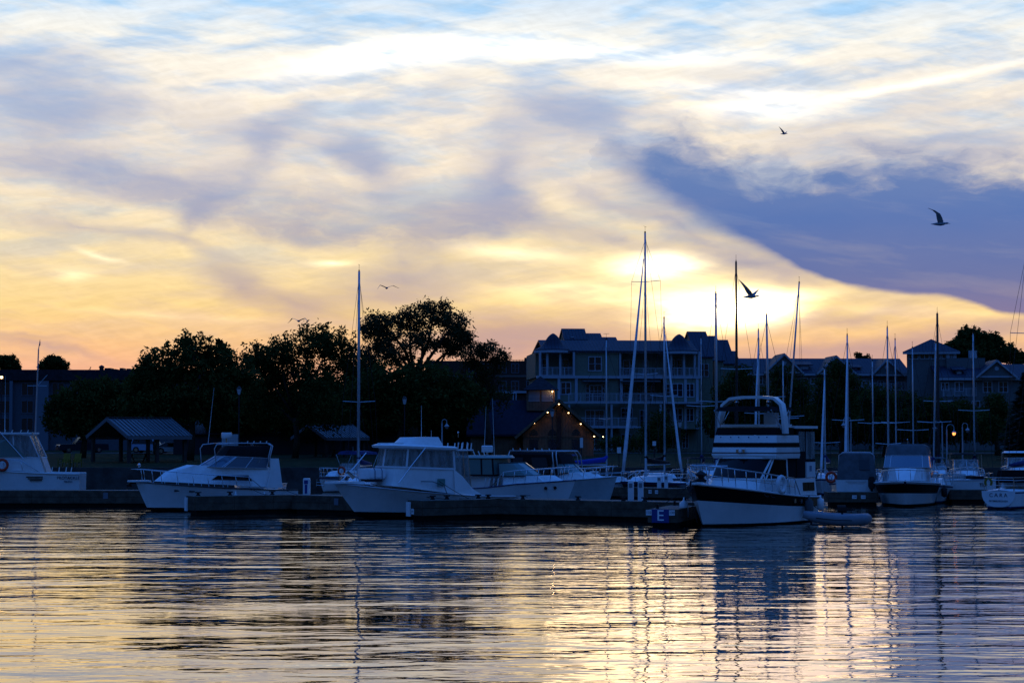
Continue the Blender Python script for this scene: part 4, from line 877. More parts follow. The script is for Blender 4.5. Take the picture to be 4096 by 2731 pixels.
plate(dm_, face_matrix((20.2, 1.02, .62), (-1, 0, 0), (0, 0, 1)), .26, .34, '', .18, bgm=mat('dull_plate', (.16, .17, .2), .5))
# bumper boards on the finger ends
for d_ in (f1, f2):
    MB().box(-.14, -.07, .30, .62, .15, .82).build('corner_guard', M_white, d_)
def pedestal(u, Y, z0, h, w, label, blue=False):
    b0 = at(u, 1752, Y); e = empty('power_pedestal', (b0.x, Y, z0), radians(-8), label, 'power pedestal', 'dock power pedestals')
    MB().rings([[(x*w/2, y*w/2, z) for x, y in ((-1, -1), (1, -1), (1, 1), (-1, 1))] for z in (0, h-.06)]+[[(x*w*.42, y*w*.42, h) for x, y in ((-1, -1), (1, -1), (1, 1), (-1, 1))]]).build('housing', M_white, e)
    b = MB().box(-w*.32, w*.32, -w/2-.02, -w/2-.001, h*.66, h*.88); b.build('meter_box', M_blue if blue else mat('grey_meter', (.2, .21, .23), .4), e)
    if blue: MB().box(-w*.2, w*.2, -w/2-.012, -w/2-.001, h*.08, h*.62).build('blue_panel', M_blue, e)
pedestal(2523, mainpt(2523)[1]+.1, .90, .92, .26, 'left of the two white pedestals on the main dock beside the motor yacht'); pedestal(2562, mainpt(2562)[1]-.1, .90, .95, .25, 'right of the two white pedestals on the main dock beside the motor yacht')
pedestal(2636, 121.6, .77, .72, .24, 'left of the two white pedestals before the dark hulled sailboat'); pedestal(2664, 121.1, .77, .82, .22, 'right of the two white pedestals before the dark hulled sailboat')
pedestal(1228, 102.6, .90, .85, .32, 'white pedestal with blue panel by the life ring boat', True)

# ------------------------------------------------------------------ boat building
class Hull:
    """lofted hull. +x bow, +y port, z=0 water. origin: centre of the transom at the water"""
    def __init__(s, L, B, zb, zs, Lw=None, tw=.86, tm=.38, p=2.4, draft=.4, flare=1.5, dip=.0, wl=.9):
        s.L, s.B, s.zb, s.zs, s.tw, s.tm, s.p, s.draft, s.flare, s.dip = L, B, zb, zs, tw, tm, p, draft, flare, dip
        s.Lw = L*.9 if Lw is None else Lw; s.wl = wl
    def sheer(s, t): return s.zs+(s.zb-s.zs)*(t**1.7) - s.dip*sin(pi*min(1, t*1.6))*(t < .625)
    def hw(s, t):
        if t < s.tm: k = s.tw+(1-s.tw)*sin(pi/2*t/s.tm)
        else: k = 1-((t-s.tm)/(1-s.tm))**s.p
        return s.B/2*max(k, 0)
    def ww(s, t):
        if t < s.tm: k = s.tw+(1-s.tw)*sin(pi/2*t/s.tm)
        else: k = 1-((t-s.tm)/(1-s.tm))**(s.p*.68)
        return s.B/2*s.wl*max(k, 0)
    def pt(s, t, f, side=1, zw=.06):
        z = zw+f*(s.sheer(t)-zw); x = t*(s.Lw+(s.L-s.Lw)*max(f, 0)**.9); k = max(f, 0)**(1+(s.flare-1)*t)
        return Vector((x, side*(s.ww(t)+(s.hw(t)-s.ww(t))*k), z))
    def at(s, x, inset=0, dz=0, side=1):
        t = x/s.L; p = s.pt(t, 1, side); return Vector((x, side*max(p.y*side-inset, .0), p.z+dz))
    def build(s, e, mats, bands, n=18):
        """bands: list of (top fraction, material index) from the water upward"""
        fs = sorted(set([0, .12, .25, .4, .55, .7, .82, .9, 1.0]+[b_[0] for b_ in bands])); b = MB()
        ts = [i/n for i in range(n)]+[1-.35/n, 1.0]
        for sd in (-1, 1):
            k = len(b.v); rows = len(fs)+1
            for t in ts:
                kx = t*(s.Lw-.25*t); b.v.append(Vector((kx, 0, -s.draft*(1-t**6)+.02*t)))
                for f in fs: b.v.append(s.pt(t, f, sd))
            for i in range(len(ts)-1):
                for j in range(rows-1):
                    b.f.append((k+i*rows+j, k+i*rows+j+1, k+(i+1)*rows+j+1, k+(i+1)*rows+j))
                    b.mi.append(1 if j == 0 else next(m_ for (tf, m_) in bands if fs[j] <= tf+1e-6))
        k = len(b.v); prt = [s.pt(0, f, 1) for f in fs]; stb = [s.pt(0, f, -1) for f in fs]
        b.v += [Vector((0, 0, -s.draft))]+prt+stb; m_ = len(fs)
        b.f.append((k, k+1, k+1+m_)); b.mi.append(1)
        for j in range(m_-1): b.f.append((k+1+j, k+2+j, k+2+j+m_, k+1+j+m_)); b.mi.append(next(mm for (tf, mm) in bands if fs[j+1] <= tf+1e-6))
        bm_o = b.build('hull', mats, e, smooth=40)
        return bm_o
    def deck(s, e, x0, x1, m, dz=-.02, camber=.06, name='deck', inset=.02):
        b = MB(); n = 12
        rows = []
        for i in range(n+1):
            x = x0+(x1-x0)*i/n; p = s.at(min(x, s.L*.995), inset, dz); rows.append([(x, p.y*k, p.z+camber*(1-k*k)) for k in (-1, -.5, 0, .5, 1)])
        for r in rows: b.v += [Vector(q) for q in r]
        for i in range(n):
            for j in range(4): b.f.append((i*5+j, i*5+j+1, (i+1)*5+j+1, (i+1)*5+j)); b.mi.append(0)
        return b.build(name, m, e, smooth=True)
    def rub(s, e, m=None, r=.035, name='rub_rail', f=1.0):
        b = MB()
        for sd in (-1, 1): b.tube([s.pt(t, f, sd)+Vector((0, sd*.01, 0)) for t in [i/20 for i in range(21)]], r, 5)
        return b.build(name, m or M_steel, e, smooth=True)
    def rail(s, e, x0, x1, h=.6, m=None, n=7, close=True, inset=.12, name='bow_rail', rise=0, r=.02, mid=False, ov=.25):
        b = MB(); tops = []
        for sd in (1, -1):
            P_ = []
            for i in range(n+1):
                x = x0+(x1-x0)*i/n; q = s.at(x, inset, 0, sd); hh = h*(.0 if i == 0 else 1)+rise*i/n; top = q+Vector((.12*(i > 0), sd*.0, hh)); P_.append(top)
                if i > 0: b.tube([q, top], r*.9, 5)
            tops.append(P_)
        if close: path = tops[0]+[Vector((x1+ov, tops[0][-1].y*.45, tops[0][-1].z)), Vector((x1+ov, tops[1][-1].y*.45, tops[1][-1].z))]+tops[1][::-1]; b.tube(path, r*1.25, 6)
        else:
            for P_ in tops: b.tube(P_, r*1.25, 6)
        if mid:
            for P_, sd in zip(tops, (1, -1)): b.tube([(p+s.at(min(max(p.x-.1, .1), s.L*.99), inset, 0, sd))/2 for p in P_[1:]], r*.7, 5)
        return b.build(name, m or M_steel, e, smooth=True)
def outline(xa, xf, wa, wf, za, zf=None, nose=.2, nz=0):
    """closed plan outline, 12 points, aft edge first"""
    zf = za if zf is None else zf; L = xf-xa
    pts = [(xa, -wa), (xa, 0), (xa, wa), (xa+L*.35, wa+(wf-wa)*.3), (xa+L*.7, wa+(wf-wa)*.7), (xf-nose*.9, wf), (xf-nose*.25, wf*.72), (xf, 0),
           (xf-nose*.25, -wf*.72), (xf-nose*.9, -wf), (xa+L*.7, -wa-(wf-wa)*.7), (xa+L*.35, -wa-(wf-wa)*.3)]
    return [(x, y, za+(zf-za)*(x-xa)/L+nz*(1-abs(y)/max(wa, wf))) for x, y in pts]
def shell(e, name, rr, m, cap0=False, cap1=True, smooth=35):
    return MB().rings(rr, True, cap0, cap1).build(name, m, e, smooth=smooth)
def frames(e, rr, idx, m, r=.025, name='window_frame', loops=True):
    b = MB()
    for i in idx: b.tube([r_[i] for r_ in rr], r, 5)
    if loops:
        for r_ in rr: b.tube(r_, r, 5, closed=True)
    return b.build(name, m, e)
def quadpanel(e, name, a, b_, c, d, u0, u1, v0, v1, m, out=.012, th=.01):
    """a thin panel on the quad a-b (bottom) d-c (top), proud of it"""
    a, b_, c, d = map(Vector, (a, b_, c, d)); f = lambda u, v: (a*(1-u)+b_*u)*(1-v)+(d*(1-u)+c*u)*v
    n = (b_-a).cross(d-a).normalized(); P_ = [f(u0, v0)+n*out, f(u1, v0)+n*out, f(u1, v1)+n*out, f(u0, v1)+n*out]
    return MB().prism(P_, n*th).build(name, m, e)
def ringbuoy(e, c, r, m, axis='y', th=.06, name='life_ring'):
    pts = [Vector((r*cos(t), 0, r*sin(t))) if axis == 'y' else Vector((0, r*cos(t), r*sin(t))) for t in [2*pi*i/20 for i in range(20)]]
    return MB().tube([Vector(c)+p for p in pts], th, 8, closed=True).build(name, m, e, smooth=True)
def antenna(e, p, h, lean=(0, 0), name='antenna', r=.012):
    p = Vector(p); return MB().tube([p, p+Vector((lean[0], lean[1], h))], [r*1.3, r*.5], 5).build(name, M_white, e)
def rods(e, pts, h=.22, m=None, name='rod_holder', r=.028, lean=(-.05, 0)):
    for p in pts: MB().tube([p, Vector(p)+Vector((lean[0], lean[1], h))], r, 6).build(name, m or M_white, e)
def boat(u, v, yaw, Lw, label, cat='motorboat', name='motorboat', group=None, z=0.0):
    """u, v: where the stem meets the water"""
    p = on(u, v, z); a = radians(yaw); return empty(name, (p.x-cos(a)*Lw, p.y-sin(a)*Lw, 0), a, label, cat, group)
def mooring(e, pts, r=.014, name='mooring_line', sag=.12):
    P_ = []
    for i in range(9):
        k = i/8; p = Vector(pts[0]).lerp(Vector(pts[1]), k); p.z -= sag*4*k*(1-k); P_.append(p)
    return MB().tube(P_, r, 5).build(name, M_rope, e)
def fender(e, p, h=.5, r=.11, m=None, name='fender'):
    p = Vector(p); return MB().lathe([(.03, h+.12), (.04, h), (r, h*.85), (r, h*.15), (.03, 0)], p, 10).build(name, m or M_white, e, smooth=True)

# --- A: express cruiser on the left
A = boat(588, 2045, 211, 8.7*.91, 'blue white express cruiser with black canopy and silver arch, second from the left', name='express_cruiser')
A.scale = (.91, 1, 1.03)
H = Hull(9.4, 3.3, 1.50, 1.02, 8.6, tw=.9, p=2.3, flare=1.6)
H.build(A, [M_gel, M_antifoul, M_black], [(.10, 2), (.15, 0), (1.0, 0)]); H.rub(A, M_trim, .03); H.deck(A, .9, 9.3, M_deck)
b = MB(); b.rings([[(x, -.34*k, 1.50), (x, .34*k, 1.50), (x, .34*k, 1.58), (x, -.34*k, 1.58)] for x, k in ((8.6, 1), (9.6, .75), (9.85, .35))]); b.build('bow_pulpit', M_deck, A)
an = MB(); an.tube([(9.1, 0, 1.52), (9.75, 0, 1.42), (9.9, 0, 1.25)], .035, 6); an.prism([(9.75, -.16, 1.42), (9.95, 0, 1.30), (9.75, .16, 1.42), (9.6, 0, 1.25)], (.02, 0, .03)); an.build('anchor', M_rubber, A)
tr0 = outline(1.6, 8.3, 1.30, .50, 1.18, 1.52, nose=.9); tr1 = outline(1.6, 7.6, 1.22, .42, 2.02, 1.92, nose=1.3, nz=.08); tr2 = outline(1.6, 6.3, 1.15, .62, 2.18, 2.28, nose=1.0, nz=.06)
shell(A, 'cabin_trunk', [tr0, tr1, tr2], M_deck, smooth=50)
w0 = outline(1.9, 5.6, 1.22, 1.00, 2.14, 2.24, nose=1.1); w1 = outline(1.7, 4.5, 1.16, .92, 2.66, 2.78, nose=.9); w2 = outline(1.5, 4.1, 1.12, .88, 3.08, 3.14, nose=.5); w3 = outline(1.6, 3.9, .95, .7, 3.30, 3.30, nose=.4)
shell(A, 'windshield', [w0, w1], mat('blue_tint_screen', (.06, .11, .16), .08, spec=1.0), cap1=False); frames(A, [w0, w1], (2, 3, 4, 5, 6, 7, 8, 9), M_alu, .022)
shell(A, 'canopy', [w1, w2, w3], M_canvas)
quadpanel(A, 'side_curtain', (1.75, 1.20, 2.20), (2.6, 1.2, 2.2), (2.4, 1.16, 2.62), (1.75, 1.16, 2.72), 0, 1, 0, 1, M_vinyl, .03)
b = MB()
for sd in (-1, 1):
    for off in (0, .16): b.tube([(1.35+off, sd*1.38, 1.35), (1.75+off*.6, sd*1.34, 2.7), (1.55+off*.6, sd*1.28, 3.30), (1.75+off*.5, sd*1.15, 3.42)], .035, 6)
    b.tube([(1.75, sd*1.15, 3.42), (3.8, sd*1.02, 3.44), (4.9, sd*.95, 3.36), (5.05, sd*.98, 3.15), (4.95, sd*1.02, 2.3)], .03, 6)
for x in (1.8, 2.6, 3.4, 4.2): b.tube([(x, -1.1, 3.43), (x, 1.1, 3.43)], .025, 6)
b.build('arch_frame', M_alu, A, smooth=True)
b = MB(); b.lathe([(.26, 0), (.30, .05), (.30, .26), (.27, .30)], (3.9, .1, 3.68), 16); ro = b.build('radar_dome', M_white, A, smooth=40); MB().tube([(3.9, .1, 3.4), (3.9, .1, 3.7)], .05, 8).build('radar_post', M_steel, ro)
rods(A, [(x, 1.15, 3.42) for x in (1.9, 2.3, 2.7, 3.1)], .12)
for sd in (-1, 1): MB().prism([(1.0, sd*1.42, 1.15), (2.0, sd*1.42, 1.15), (1.75, sd*1.34, 2.0), (1.75, sd*1.30, 2.65), (1.2, sd*1.30, 2.65)], (0, sd*.07, 0)).build('arch_fairing', M_gel, A)
H.rail(A, 2.2, 8.9, .62, n=8, ov=.75, rise=.05)
p = [H.at(x, .28) for x in (5.6, 3.0)]
for sd in (1, -1):
    MB().prism([(5.35, sd*1.24, 1.58), (5.0, sd*1.275, 1.80), (3.1, sd*1.315, 1.80), (2.85, sd*1.33, 1.50)], (0, sd*.02, 0)).build('cabin_window', M_glass, A)
    b = MB().tube([(5.35, sd*1.27, 1.58), (5.0, sd*1.30, 1.80), (3.1, sd*1.34, 1.80), (2.85, sd*1.355, 1.50)], .02, 5, closed=True).build('window_trim', M_alu, A)
for x in (6.6, 7.4):
    q_ = H.pt(x/9.4, .78); MB().tube([q_+Vector((-.16, .0, 0)), q_+Vector((.16, -.06, 0))], .05, 8).build('porthole', M_glass, A)
MB().box(6.4, 7.0, -.3, .3, 2.02, 2.08).build('deck_hatch', mat('smoked_hatch', (.25, .27, .3), .2), A)
so_ = MB().ball((9.2, .0, 2.33), .1, n=10, m=6).build('spotlight', M_steel, A)
for x in (1.1, 3.2): mooring(A, [H.at(x, -.05, .1), (x-1.2, 2.3, .8)])
for x in (2.3, 4.1): fender(A, H.at(x, -.14, -.75))
MB().box(.0, -.5, -1.2, 1.2, .25, .33).build('swim_platform', M_deck, A)
antenna(A, (4.6, -.9, 3.4), 2.9, (-.35, 0)); 
# --- H: hardtop fishing boat
E = boat(1428, 2072, 217, 8.3, 'big white hardtop fishing boat with clear curtains, in the left middle', name='fishing_boat')
F = Hull(9.6, 3.5, 1.68, .92, 8.2, tw=.9, tm=.42, p=2.5, flare=1.9, wl=.86)
F.build(E, [M_gel, M_antifoul, M_black], [(.16, 2), (1.0, 0)]); F.rub(E, M_alu, .028); F.deck(E, 2.2, 9.5, M_deck, camber=.1)
b = MB(); b.rings([[(x, -.42*k, 1.66), (x, .42*k, 1.66), (x, .42*k, 1.76), (x, -.42*k, 1.76)] for x, k in ((8.2, 1.2), (9.5, .95), (9.95, .6), (10.05, .25))]); b.build('bow_pulpit', M_deck, E)
h0 = outline(1.9, 5.9, 1.46, 1.30, 1.10, 1.55, nose=.75); h1 = outline(1.9, 5.55, 1.42, 1.20, 2.30, 2.42, nose=.7)
shell(E, 'cabin', [h0, h1], M_gel)
h2 = outline(1.95, 5.35, 1.36, 1.14, 3.24, 3.34, nose=.65); shell(E, 'window_band', [[(x, y, z) for x, y, z in h1], h2], M_vinyl, cap1=False)
frames(E, [h1, h2], (0, 2, 5, 7, 9, 11), M_white, .06, 'window_posts')
k0 = outline(1.75, 5.75, 1.52, 1.30, 3.24, 3.36, nose=.8); k1 = outline(1.75, 5.8, 1.54, 1.32, 3.33, 3.46, nose=.8); k2 = outline(1.85, 5.55, 1.35, 1.1, 3.40, 3.54, nose=.8)
shell(E, 'hardtop', [k0, k1, k2], M_deck, cap0=True)
shell(E, 'roof_box', [outline(2.3, 4.6, .95, .8, 3.44, 3.50, nose=.4), outline(2.5, 4.2, .8, .62, 3.86, 3.84, nose=.4)], M_deck)
MB().box(4.25, 5.5, -.55, .35, 3.53, 3.58).build('roof_hatch', M_deck, E)
c0 = outline(.75, 1.9, 1.42, 1.42, 1.3, 1.3, nose=.05); c1 = outline(.95, 1.9, 1.32, 1.36, 3.18, 3.22, nose=.05); shell(E, 'aft_curtain', [c0, c1], M_vinyl, cap1=False)
frames(E, [c0, c1], (0, 2, 3), M_steel, .022, 'curtain_frame')
MB().box(.6, 1.8, -1.4, 1.4, 3.19, 3.26).build('cockpit_roof', M_deck, E)
rods(E, [(.7, y, 3.24) for y in (-1.2, -.7, -.1, .5, 1.0, 1.3)], .32); rods(E, [(x, 1.32, 3.3) for x in (1.0, 1.3, 1.6)], .3)
cn = MB(); cn.rings([outline(5.9, 6.9, .55*k, .52*k, z, z, nose=.15) for z, k in ((1.86, .8), (1.95, 1), (2.25, 1), (2.36, .85))]); co = cn.build('raft_canister', M_white, E, smooth=40)
for x in (6.1, 6.5): MB().tube([(x, .565, 1.85), (x, .565, 2.25), (x, .45, 2.39), (x, -.45, 2.39)], .015, 5).build('canister_strap', M_navy, co)
MB().box(6.0, 6.8, -.4, .4, 1.72, 1.87).build('raft_cradle', M_trim, E)
an = MB(); an.prism([(7.9, -.02, 1.95), (8.35, 0, 2.28), (8.45, 0, 2.2), (8.1, .02, 1.85)], (0, .06, 0)); an.tube([(7.6, 0, 1.8), (8.4, 0, 2.2)], .03, 6); an.build('anchor', M_steel, E)
for sd in (1, -1): MB().tube([(5.6, sd*1.42, 1.68), (4.9, sd*1.45, 2.4), (3.9, sd*1.50, 3.35)], .028, 6).build('outrigger_strut', M_steel, E)
MB().tube([(8.0, -.35, 1.75), (7.1, -.45, 2.4), (6.2, -.6, 3.1)], .028, 6).build('outrigger_strut', M_steel, E)
for sd in (1,):
    for x, w_ in ((2.1, .16), (1.65, .11), (1.35, .07)):
        q_ = F.pt(x/9.6, .72, sd); MB().box(x-w_/2, x+w_/2, q_.y+.0, q_.y+.03, q_.z-.07, q_.z+.07).build('vent', M_black, E)
q_ = F.at(2.75); MB().box(2.6, 3.1, 1.47, 1.50, 1.5, 1.85).build('registration_decal', mat('green_decal', (.12, .25, .22), .5), E)
for ch in [x for x in bpy.data.objects if x.parent == E and not x.name.startswith(('hull', 'rub_rail', 'deck', 'bow_pulpit', 'vent', 'raft', 'anchor'))]:
    ch.data.transform(Matrix.Translation((1.95, 0, 0)) @ Matrix.Scale(.88, 4, (1, 0, 0)))
for ch in [x for x in bpy.data.objects if x.parent == E and x.name.startswith(('raft', 'anchor'))]: ch.location.x += 1.15 if ch.name.startswith('raft') else .5
MB().box(.1, 1.6, -1.35, 1.35, .35, .4).build('cockpit_floor', M_deck, E)
for sd in (-1, 1): MB().prism([F.at(x, 0, .0, sd) for x in (.02, .9, 2.3)]+[F.at(x, .22, .0, sd) for x in (2.3, .9, .02)], (0, 0, .05)).build('coaming', M_deck, E)
for sd in (-1, 1): MB().prism([(2.0, sd*1.52, 1.0), (3.7, sd*1.56, 1.15), (3.7, sd*1.46, 2.3), (3.2, sd*1.46, 1.95), (2.6, sd*1.48, 1.35)], (0, sd*.03, 0)).build('cabin_sweep', M_gel, E)
mooring(E, [(7.9, .55, 1.66), (2.9, 2.6, .85)], sag=.25); mooring(E, [(4.6, 1.5, 1.75), (3.4, 2.5, .85)], sag=.05); MB().tube([(5.6, 1.42, 1.74), (5.0, 1.55, 1.72), (4.4, 1.66, 1.5), (4.2, 1.74, .9)], .02, 5).build('mooring_line', M_rope, E)
antenna(E, (4.4, -.3, 3.5), 1.9); antenna(E, (3.6, -.6, 3.5), .7); MB().tube([(2.4, 0, 3.84), (2.4, 0, 4.05)], .02, 6).ball((2.4, 0, 4.08), .05, n=6, m=4).build('navigation_light', M_steel, E)
ou = MB(); ou.rings([[(x, y*w_, z) for x, y in ((-.5, -1), (.0, -1), (.05, 1), (-.5, 1))] for z, w_ in ((.5, .16), (1.1, .2), (1.75, .22), (2.0, .12))]); 

# --- white express boat with green screens, bow to the right
B_ = empty('sport_fishing_boat', at(1772, 1752, 107.6).xy.to_3d(), radians(-27), 'white open fishing boat with greenish windscreen and radar dome, bow to the right', 'motorboat')
K = Hull(7.9, 2.9, 1.62, 1.22, 7.2, tw=.92, p=2.3, flare=1.5, dip=.12)
K.build(B_, [M_gel, M_antifoul, M_black], [(.08, 2), (1.0, 0)]); K.rub(B_, M_navy, .03); K.deck(B_, 3.9, 7.8, M_deck)
MB().box(.1, 3.4, -1.3, 1.3, .4, .45).build('cockpit_floor', M_deck, B_)
t0 = outline(4.2, 7.3, 1.1, .45, 1.35, 1.55, nose=.9); t1 = outline(4.2, 6.7, 1.0, .4, 1.82, 1.80, nose=1.0, nz=.06); shell(B_, 'cabin_trunk', [t0, t1], M_deck, smooth=50)
M_aqua = mat('aqua_tint_screen', (.10, .20, .19), .1, spec=.9)
w0 = outline(4.0, 6.0, 1.12, .75, 1.80, 1.85, nose=.9); w1 = outline(3.9, 4.9, 1.05, .72, 2.48, 2.52, nose=.6); shell(B_, 'windshield', [w0, w1], M_aqua, cap1=False); frames(B_, [w0, w1], (0, 2, 5, 7, 9), M_trim, .03)
MB().box(.6, 3.2, .95, 1.15, 1.2, 1.75).box(2.2, 3.3, -.9, .9, 1.1, 1.8).build('cockpit_side', M_gel, B_)
t0 = outline(.6, 4.1, 1.2, 1.05, 2.74, 2.76, nose=.5); t1 = outline(.7, 4.0, 1.05, .9, 2.88, 2.90, nose=.5); shell(B_, 'canopy', [t0, t1], mat('pale_green_top', (.35, .42, .38), .5), cap0=True)
c0 = outline(.75, 3.9, 1.18, 1.08, 1.85, 1.85, nose=.3); c1 = outline(.75, 3.8, 1.14, 1.0, 2.74, 2.75, nose=.3); shell(B_, 'side_curtain', [c0, c1], M_aqua, cap1=False); frames(B_, [c0, c1], (0, 2, 3, 4, 5, 9, 10, 11), M_canvas, .05, 'curtain_frame')
b = MB().lathe([(.27, 0), (.31, .05), (.31, .12), (.29, .14), (.31, .16), (.31, .32), (.26, .36)], (2.7, 0, 3.05), 16).build('radar_dome', M_white, B_, smooth=40); MB().tube([(2.7, 0, 2.87), (2.7, 0, 3.07)], .06, 8).build('radar_post', M_steel, b)
rods(B_, [(x, -1.0, 2.86) for x in (.8, 1.1, 1.45, 2.5, 2.8, 3.1)]+[(.7, y, 2.86) for y in (-.6, 0, .6)], .26, lean=(-.12, 0))
K.rail(B_, 3.6, 7.3, .72, n=6, ov=.6)
for x in (6.6, 7.05):
    q_ = K.pt(x/7.9, .78, -1); MB().tube([q_, q_+Vector((.03, -.03, 0))], .09, 10).build('porthole', M_glass, B_)
MB().ball((.9, -.9, 2.95), .18, rz=.2).build('yellow_float', M_yellow, B_)
b = MB()
for x in (4.3, 4.9, 5.5): q_ = K.pt(x/7.9, .55, -1); b.box(x-.25, x+.25, q_.y-.02, q_.y+.02, q_.z, q_.z+.02)
b.build('hull_accent', M_trim, B_)
antenna(B_, (2.4, .2, 2.9), 2.6, (.12, 0)); antenna(B_, (3.6, -.9, 2.7), 3.2, (-.12, 0)); fender(B_, K.at(.9, -.12, -.4, -1), m=M_rubber)
for x in (3.2, 3.45, 3.7, 3.95): MB().tube([(x, -1.25, 1.25), (x+.1, -1.3, 1.7)], .035, 6).build('rod_holder', M_white, B_)
# --- the boat with black enclosure behind it
D = empty('express_cruiser', at(2024, 1752, 116).xy.to_3d(), radians(-35), 'cruiser with black enclosure, silver hoop frame behind the fishing boat', 'motorboat')
K2 = Hull(7.6, 2.9, 1.66, 1.2, 7.0, tw=.92, p=2.3, flare=1.5)
K2.build(D, [mat('aged_gelcoat', (.42, .46, .46), .35, var=.08), M_antifoul, M_black], [(.08, 2), (1.0, 0)]); K2.rub(D, M_alu, .028); K2.deck(D, 1.0, 7.5, M_deck)
t0 = outline(3.8, 6.8, 1.1, .4, 1.4, 1.58, nose=.8); t1 = outline(3.8, 6.1, .95, .4, 1.85, 1.85, nose=.9, nz=.05); shell(D, 'cabin_trunk', [t0, t1], M_deck, smooth=50)
c0 = outline(1.0, 4.9, 1.25, 1.0, 1.4, 1.75, nose=.7); c1 = outline(1.1, 4.2, 1.2, .95, 2.9, 2.86, nose=.3); c2 = outline(1.3, 4.0, 1.0, .8, 3.04, 3.0, nose=.3); shell(D, 'enclosure', [c0, c1, c2], M_canvas)
for (u0, u1) in ((.06, .3), (.5, .85)): quadpanel(D, 'curtain_window', (4.3, -1.12, 1.8), (1.2, -1.27, 1.8), (1.2, -1.22, 2.7), (4.0, -1.06, 2.7), 1-u1, 1-u0, 0, 1, mat('dark_vinyl', (.04, .04, .045), .15), -.05)
b = MB()
for x in (1.05, 4.1, 4.35):
    b.tube([(x+.2, -1.28, 1.5), (x, -1.26, 2.8), (x-.1*(x > 3), -1.1, 3.06), (x-.1*(x > 3), 1.1, 3.06), (x, 1.26, 2.8), (x+.2, 1.28, 1.5)], .035, 6)
for sd in (-1, 1): b.tube([(1.05, sd*1.1, 3.08), (4.2, sd*1.1, 3.08)], .035, 6)
b.build('arch_frame', M_alu, D, smooth=True)
rods(D, [(x, -1.1, 3.08) for x in (1.3, 1.8, 2.3, 2.8, 3.3, 3.8)], .14); K2.rail(D, 4.0, 7.1, .62, n=5, ov=.5)
w0 = outline(3.9, 5.3, 1.05, .7, 1.8, 1.86, nose=.7); w1 = outline(3.9, 4.7, 1.0, .65, 2.35, 2.35, nose=.5); shell(D, 'windshield', [w0, w1], M_aqua, cap1=False); frames(D, [w0, w1], (5, 7, 9), M_trim, .025)
fender(D, K2.at(4.8, -.12, -.9, -1), .4, .1, M_red)
MB().box(5.9, 6.25, -.2, .2, 1.85, 1.95).build('deck_hatch', M_white, D)
# --- small boat with blue bimini and life ring
Q = boat(1290, 1968, 243, 6.4, 'small white boat with blue bimini and red life ring between the two larger cruisers', name='small_cruiser')
Kq = Hull(6.9, 2.7, 1.12, .95, 6.3, tw=.9, p=2.2, flare=1.4)
Kq.build(Q, [M_gel, M_antifoul, M_navy], [(.82, 0), (.93, 2), (1.0, 0)]); Kq.deck(Q, .2, 6.8, M_deck); Kq.rub(Q, M_trim, .03)
t0 = outline(2.2, 5.6, 1.0, .55, 1.05, 1.1, nose=.6); t1 = outline(2.3, 5.1, .85, .45, 1.5, 1.42, nose=.6); shell(Q, 'cabin_trunk', [t0, t1], M_deck)
b0_ = outline(.6, 3.1, 1.15, 1.05, 2.62, 2.62, nose=.3); b1_ = outline(.7, 3.0, 1.0, .9, 2.80, 2.82, nose=.3, nz=.1); shell(Q, 'bimini', [b0_, b1_], M_navy, cap0=True)
b = MB()
for sd in (-1, 1): b.tube([(1.8, sd*1.1, 1.1), (.7, sd*1.1, 2.62)], .02, 5).tube([(1.8, sd*1.1, 1.1), (3.0, sd*1.0, 2.62)], .02, 5)
b.build('bimini_frame', M_steel, Q); Kq.rail(Q, 2.4, 6.2, .62, n=5, ov=.3, mid=True)
ringbuoy(Q, (5.4, .95, 1.5), .26, M_red, 'x', .075); MB().tube([(5.42, .95, 1.5), (5.47, .95, 1.5)], .17, 14).build('ring_cover', M_white, Q)
w0 = outline(2.0, 3.4, .95, .8, 1.45, 1.45, nose=.4); w1 = outline(1.9, 3.0, .9, .75, 2.0, 2.0, nose=.3); shell(Q, 'windshield', [w0, w1], M_vinyl, cap1=False)
bl = MB()
for y in (-.3, .3): bl.tube([(6.65, y, .95), (6.72, y, .4)], .015, 5)
for z in (.5, .7): bl.tube([(6.71, -.3, z), (6.71, .3, z)], .015, 5)
bl.build('ladder', M_steel, Q); fender(Q, Kq.at(5.2, -.1, -.7)); antenna(Q, (.7, -1.0, 1.0), 2.2)
# --- far-left sport fisher with the lettering
Pp = empty('sport_fishing_boat', at(333, 1752, 123.5).xy.to_3d(), radians(184), 'white fishing boat with canvas enclosure and name lettering, cut by the left edge', 'motorboat', sc=1.06)
Kp = Hull(9.0, 3.1, 2.1, 1.52, 8.2, tw=.92, p=2.4, flare=1.5)
Kp.build(Pp, [M_gel, M_antifoul, M_black], [(.05, 2), (1.0, 0)]); Kp.rub(Pp, M_gel, .045); Kp.deck(Pp, 1.9, 8.9, M_deck)
MB().box(.1, 1.9, -1.35, 1.35, .9, .95).build('cockpit_floor', M_deck, Pp)
for sd in (-1, 1): MB().prism([Kp.at(x, 0, .0, sd) for x in (.02, .9, 1.95)]+[Kp.at(x, .2, .0, sd) for x in (1.95, .9, .02)], (0, 0, .06)).build('coaming', M_deck, Pp)
c0 = outline(2.0, 7.6, 1.35, .8, 1.6, 1.95, nose=1.0); c1 = outline(2.3, 6.5, 1.3, .85, 2.45, 2.55, nose=.8); shell(Pp, 'cabin', [c0, c1], M_gel)
c2 = outline(2.9, 5.6, 1.22, .95, 3.75, 3.85, nose=.5); shell(Pp, 'enclosure', [c1, c2], M_vinyl, cap1=False); frames(Pp, [c1, c2], (0, 2, 3, 4, 5, 9, 10, 11), M_white, .035, 'enclosure_frame')
MB().box(2.75, 5.8, -1.3, 1.3, 3.82, 3.92).build('hardtop', M_deck, Pp)
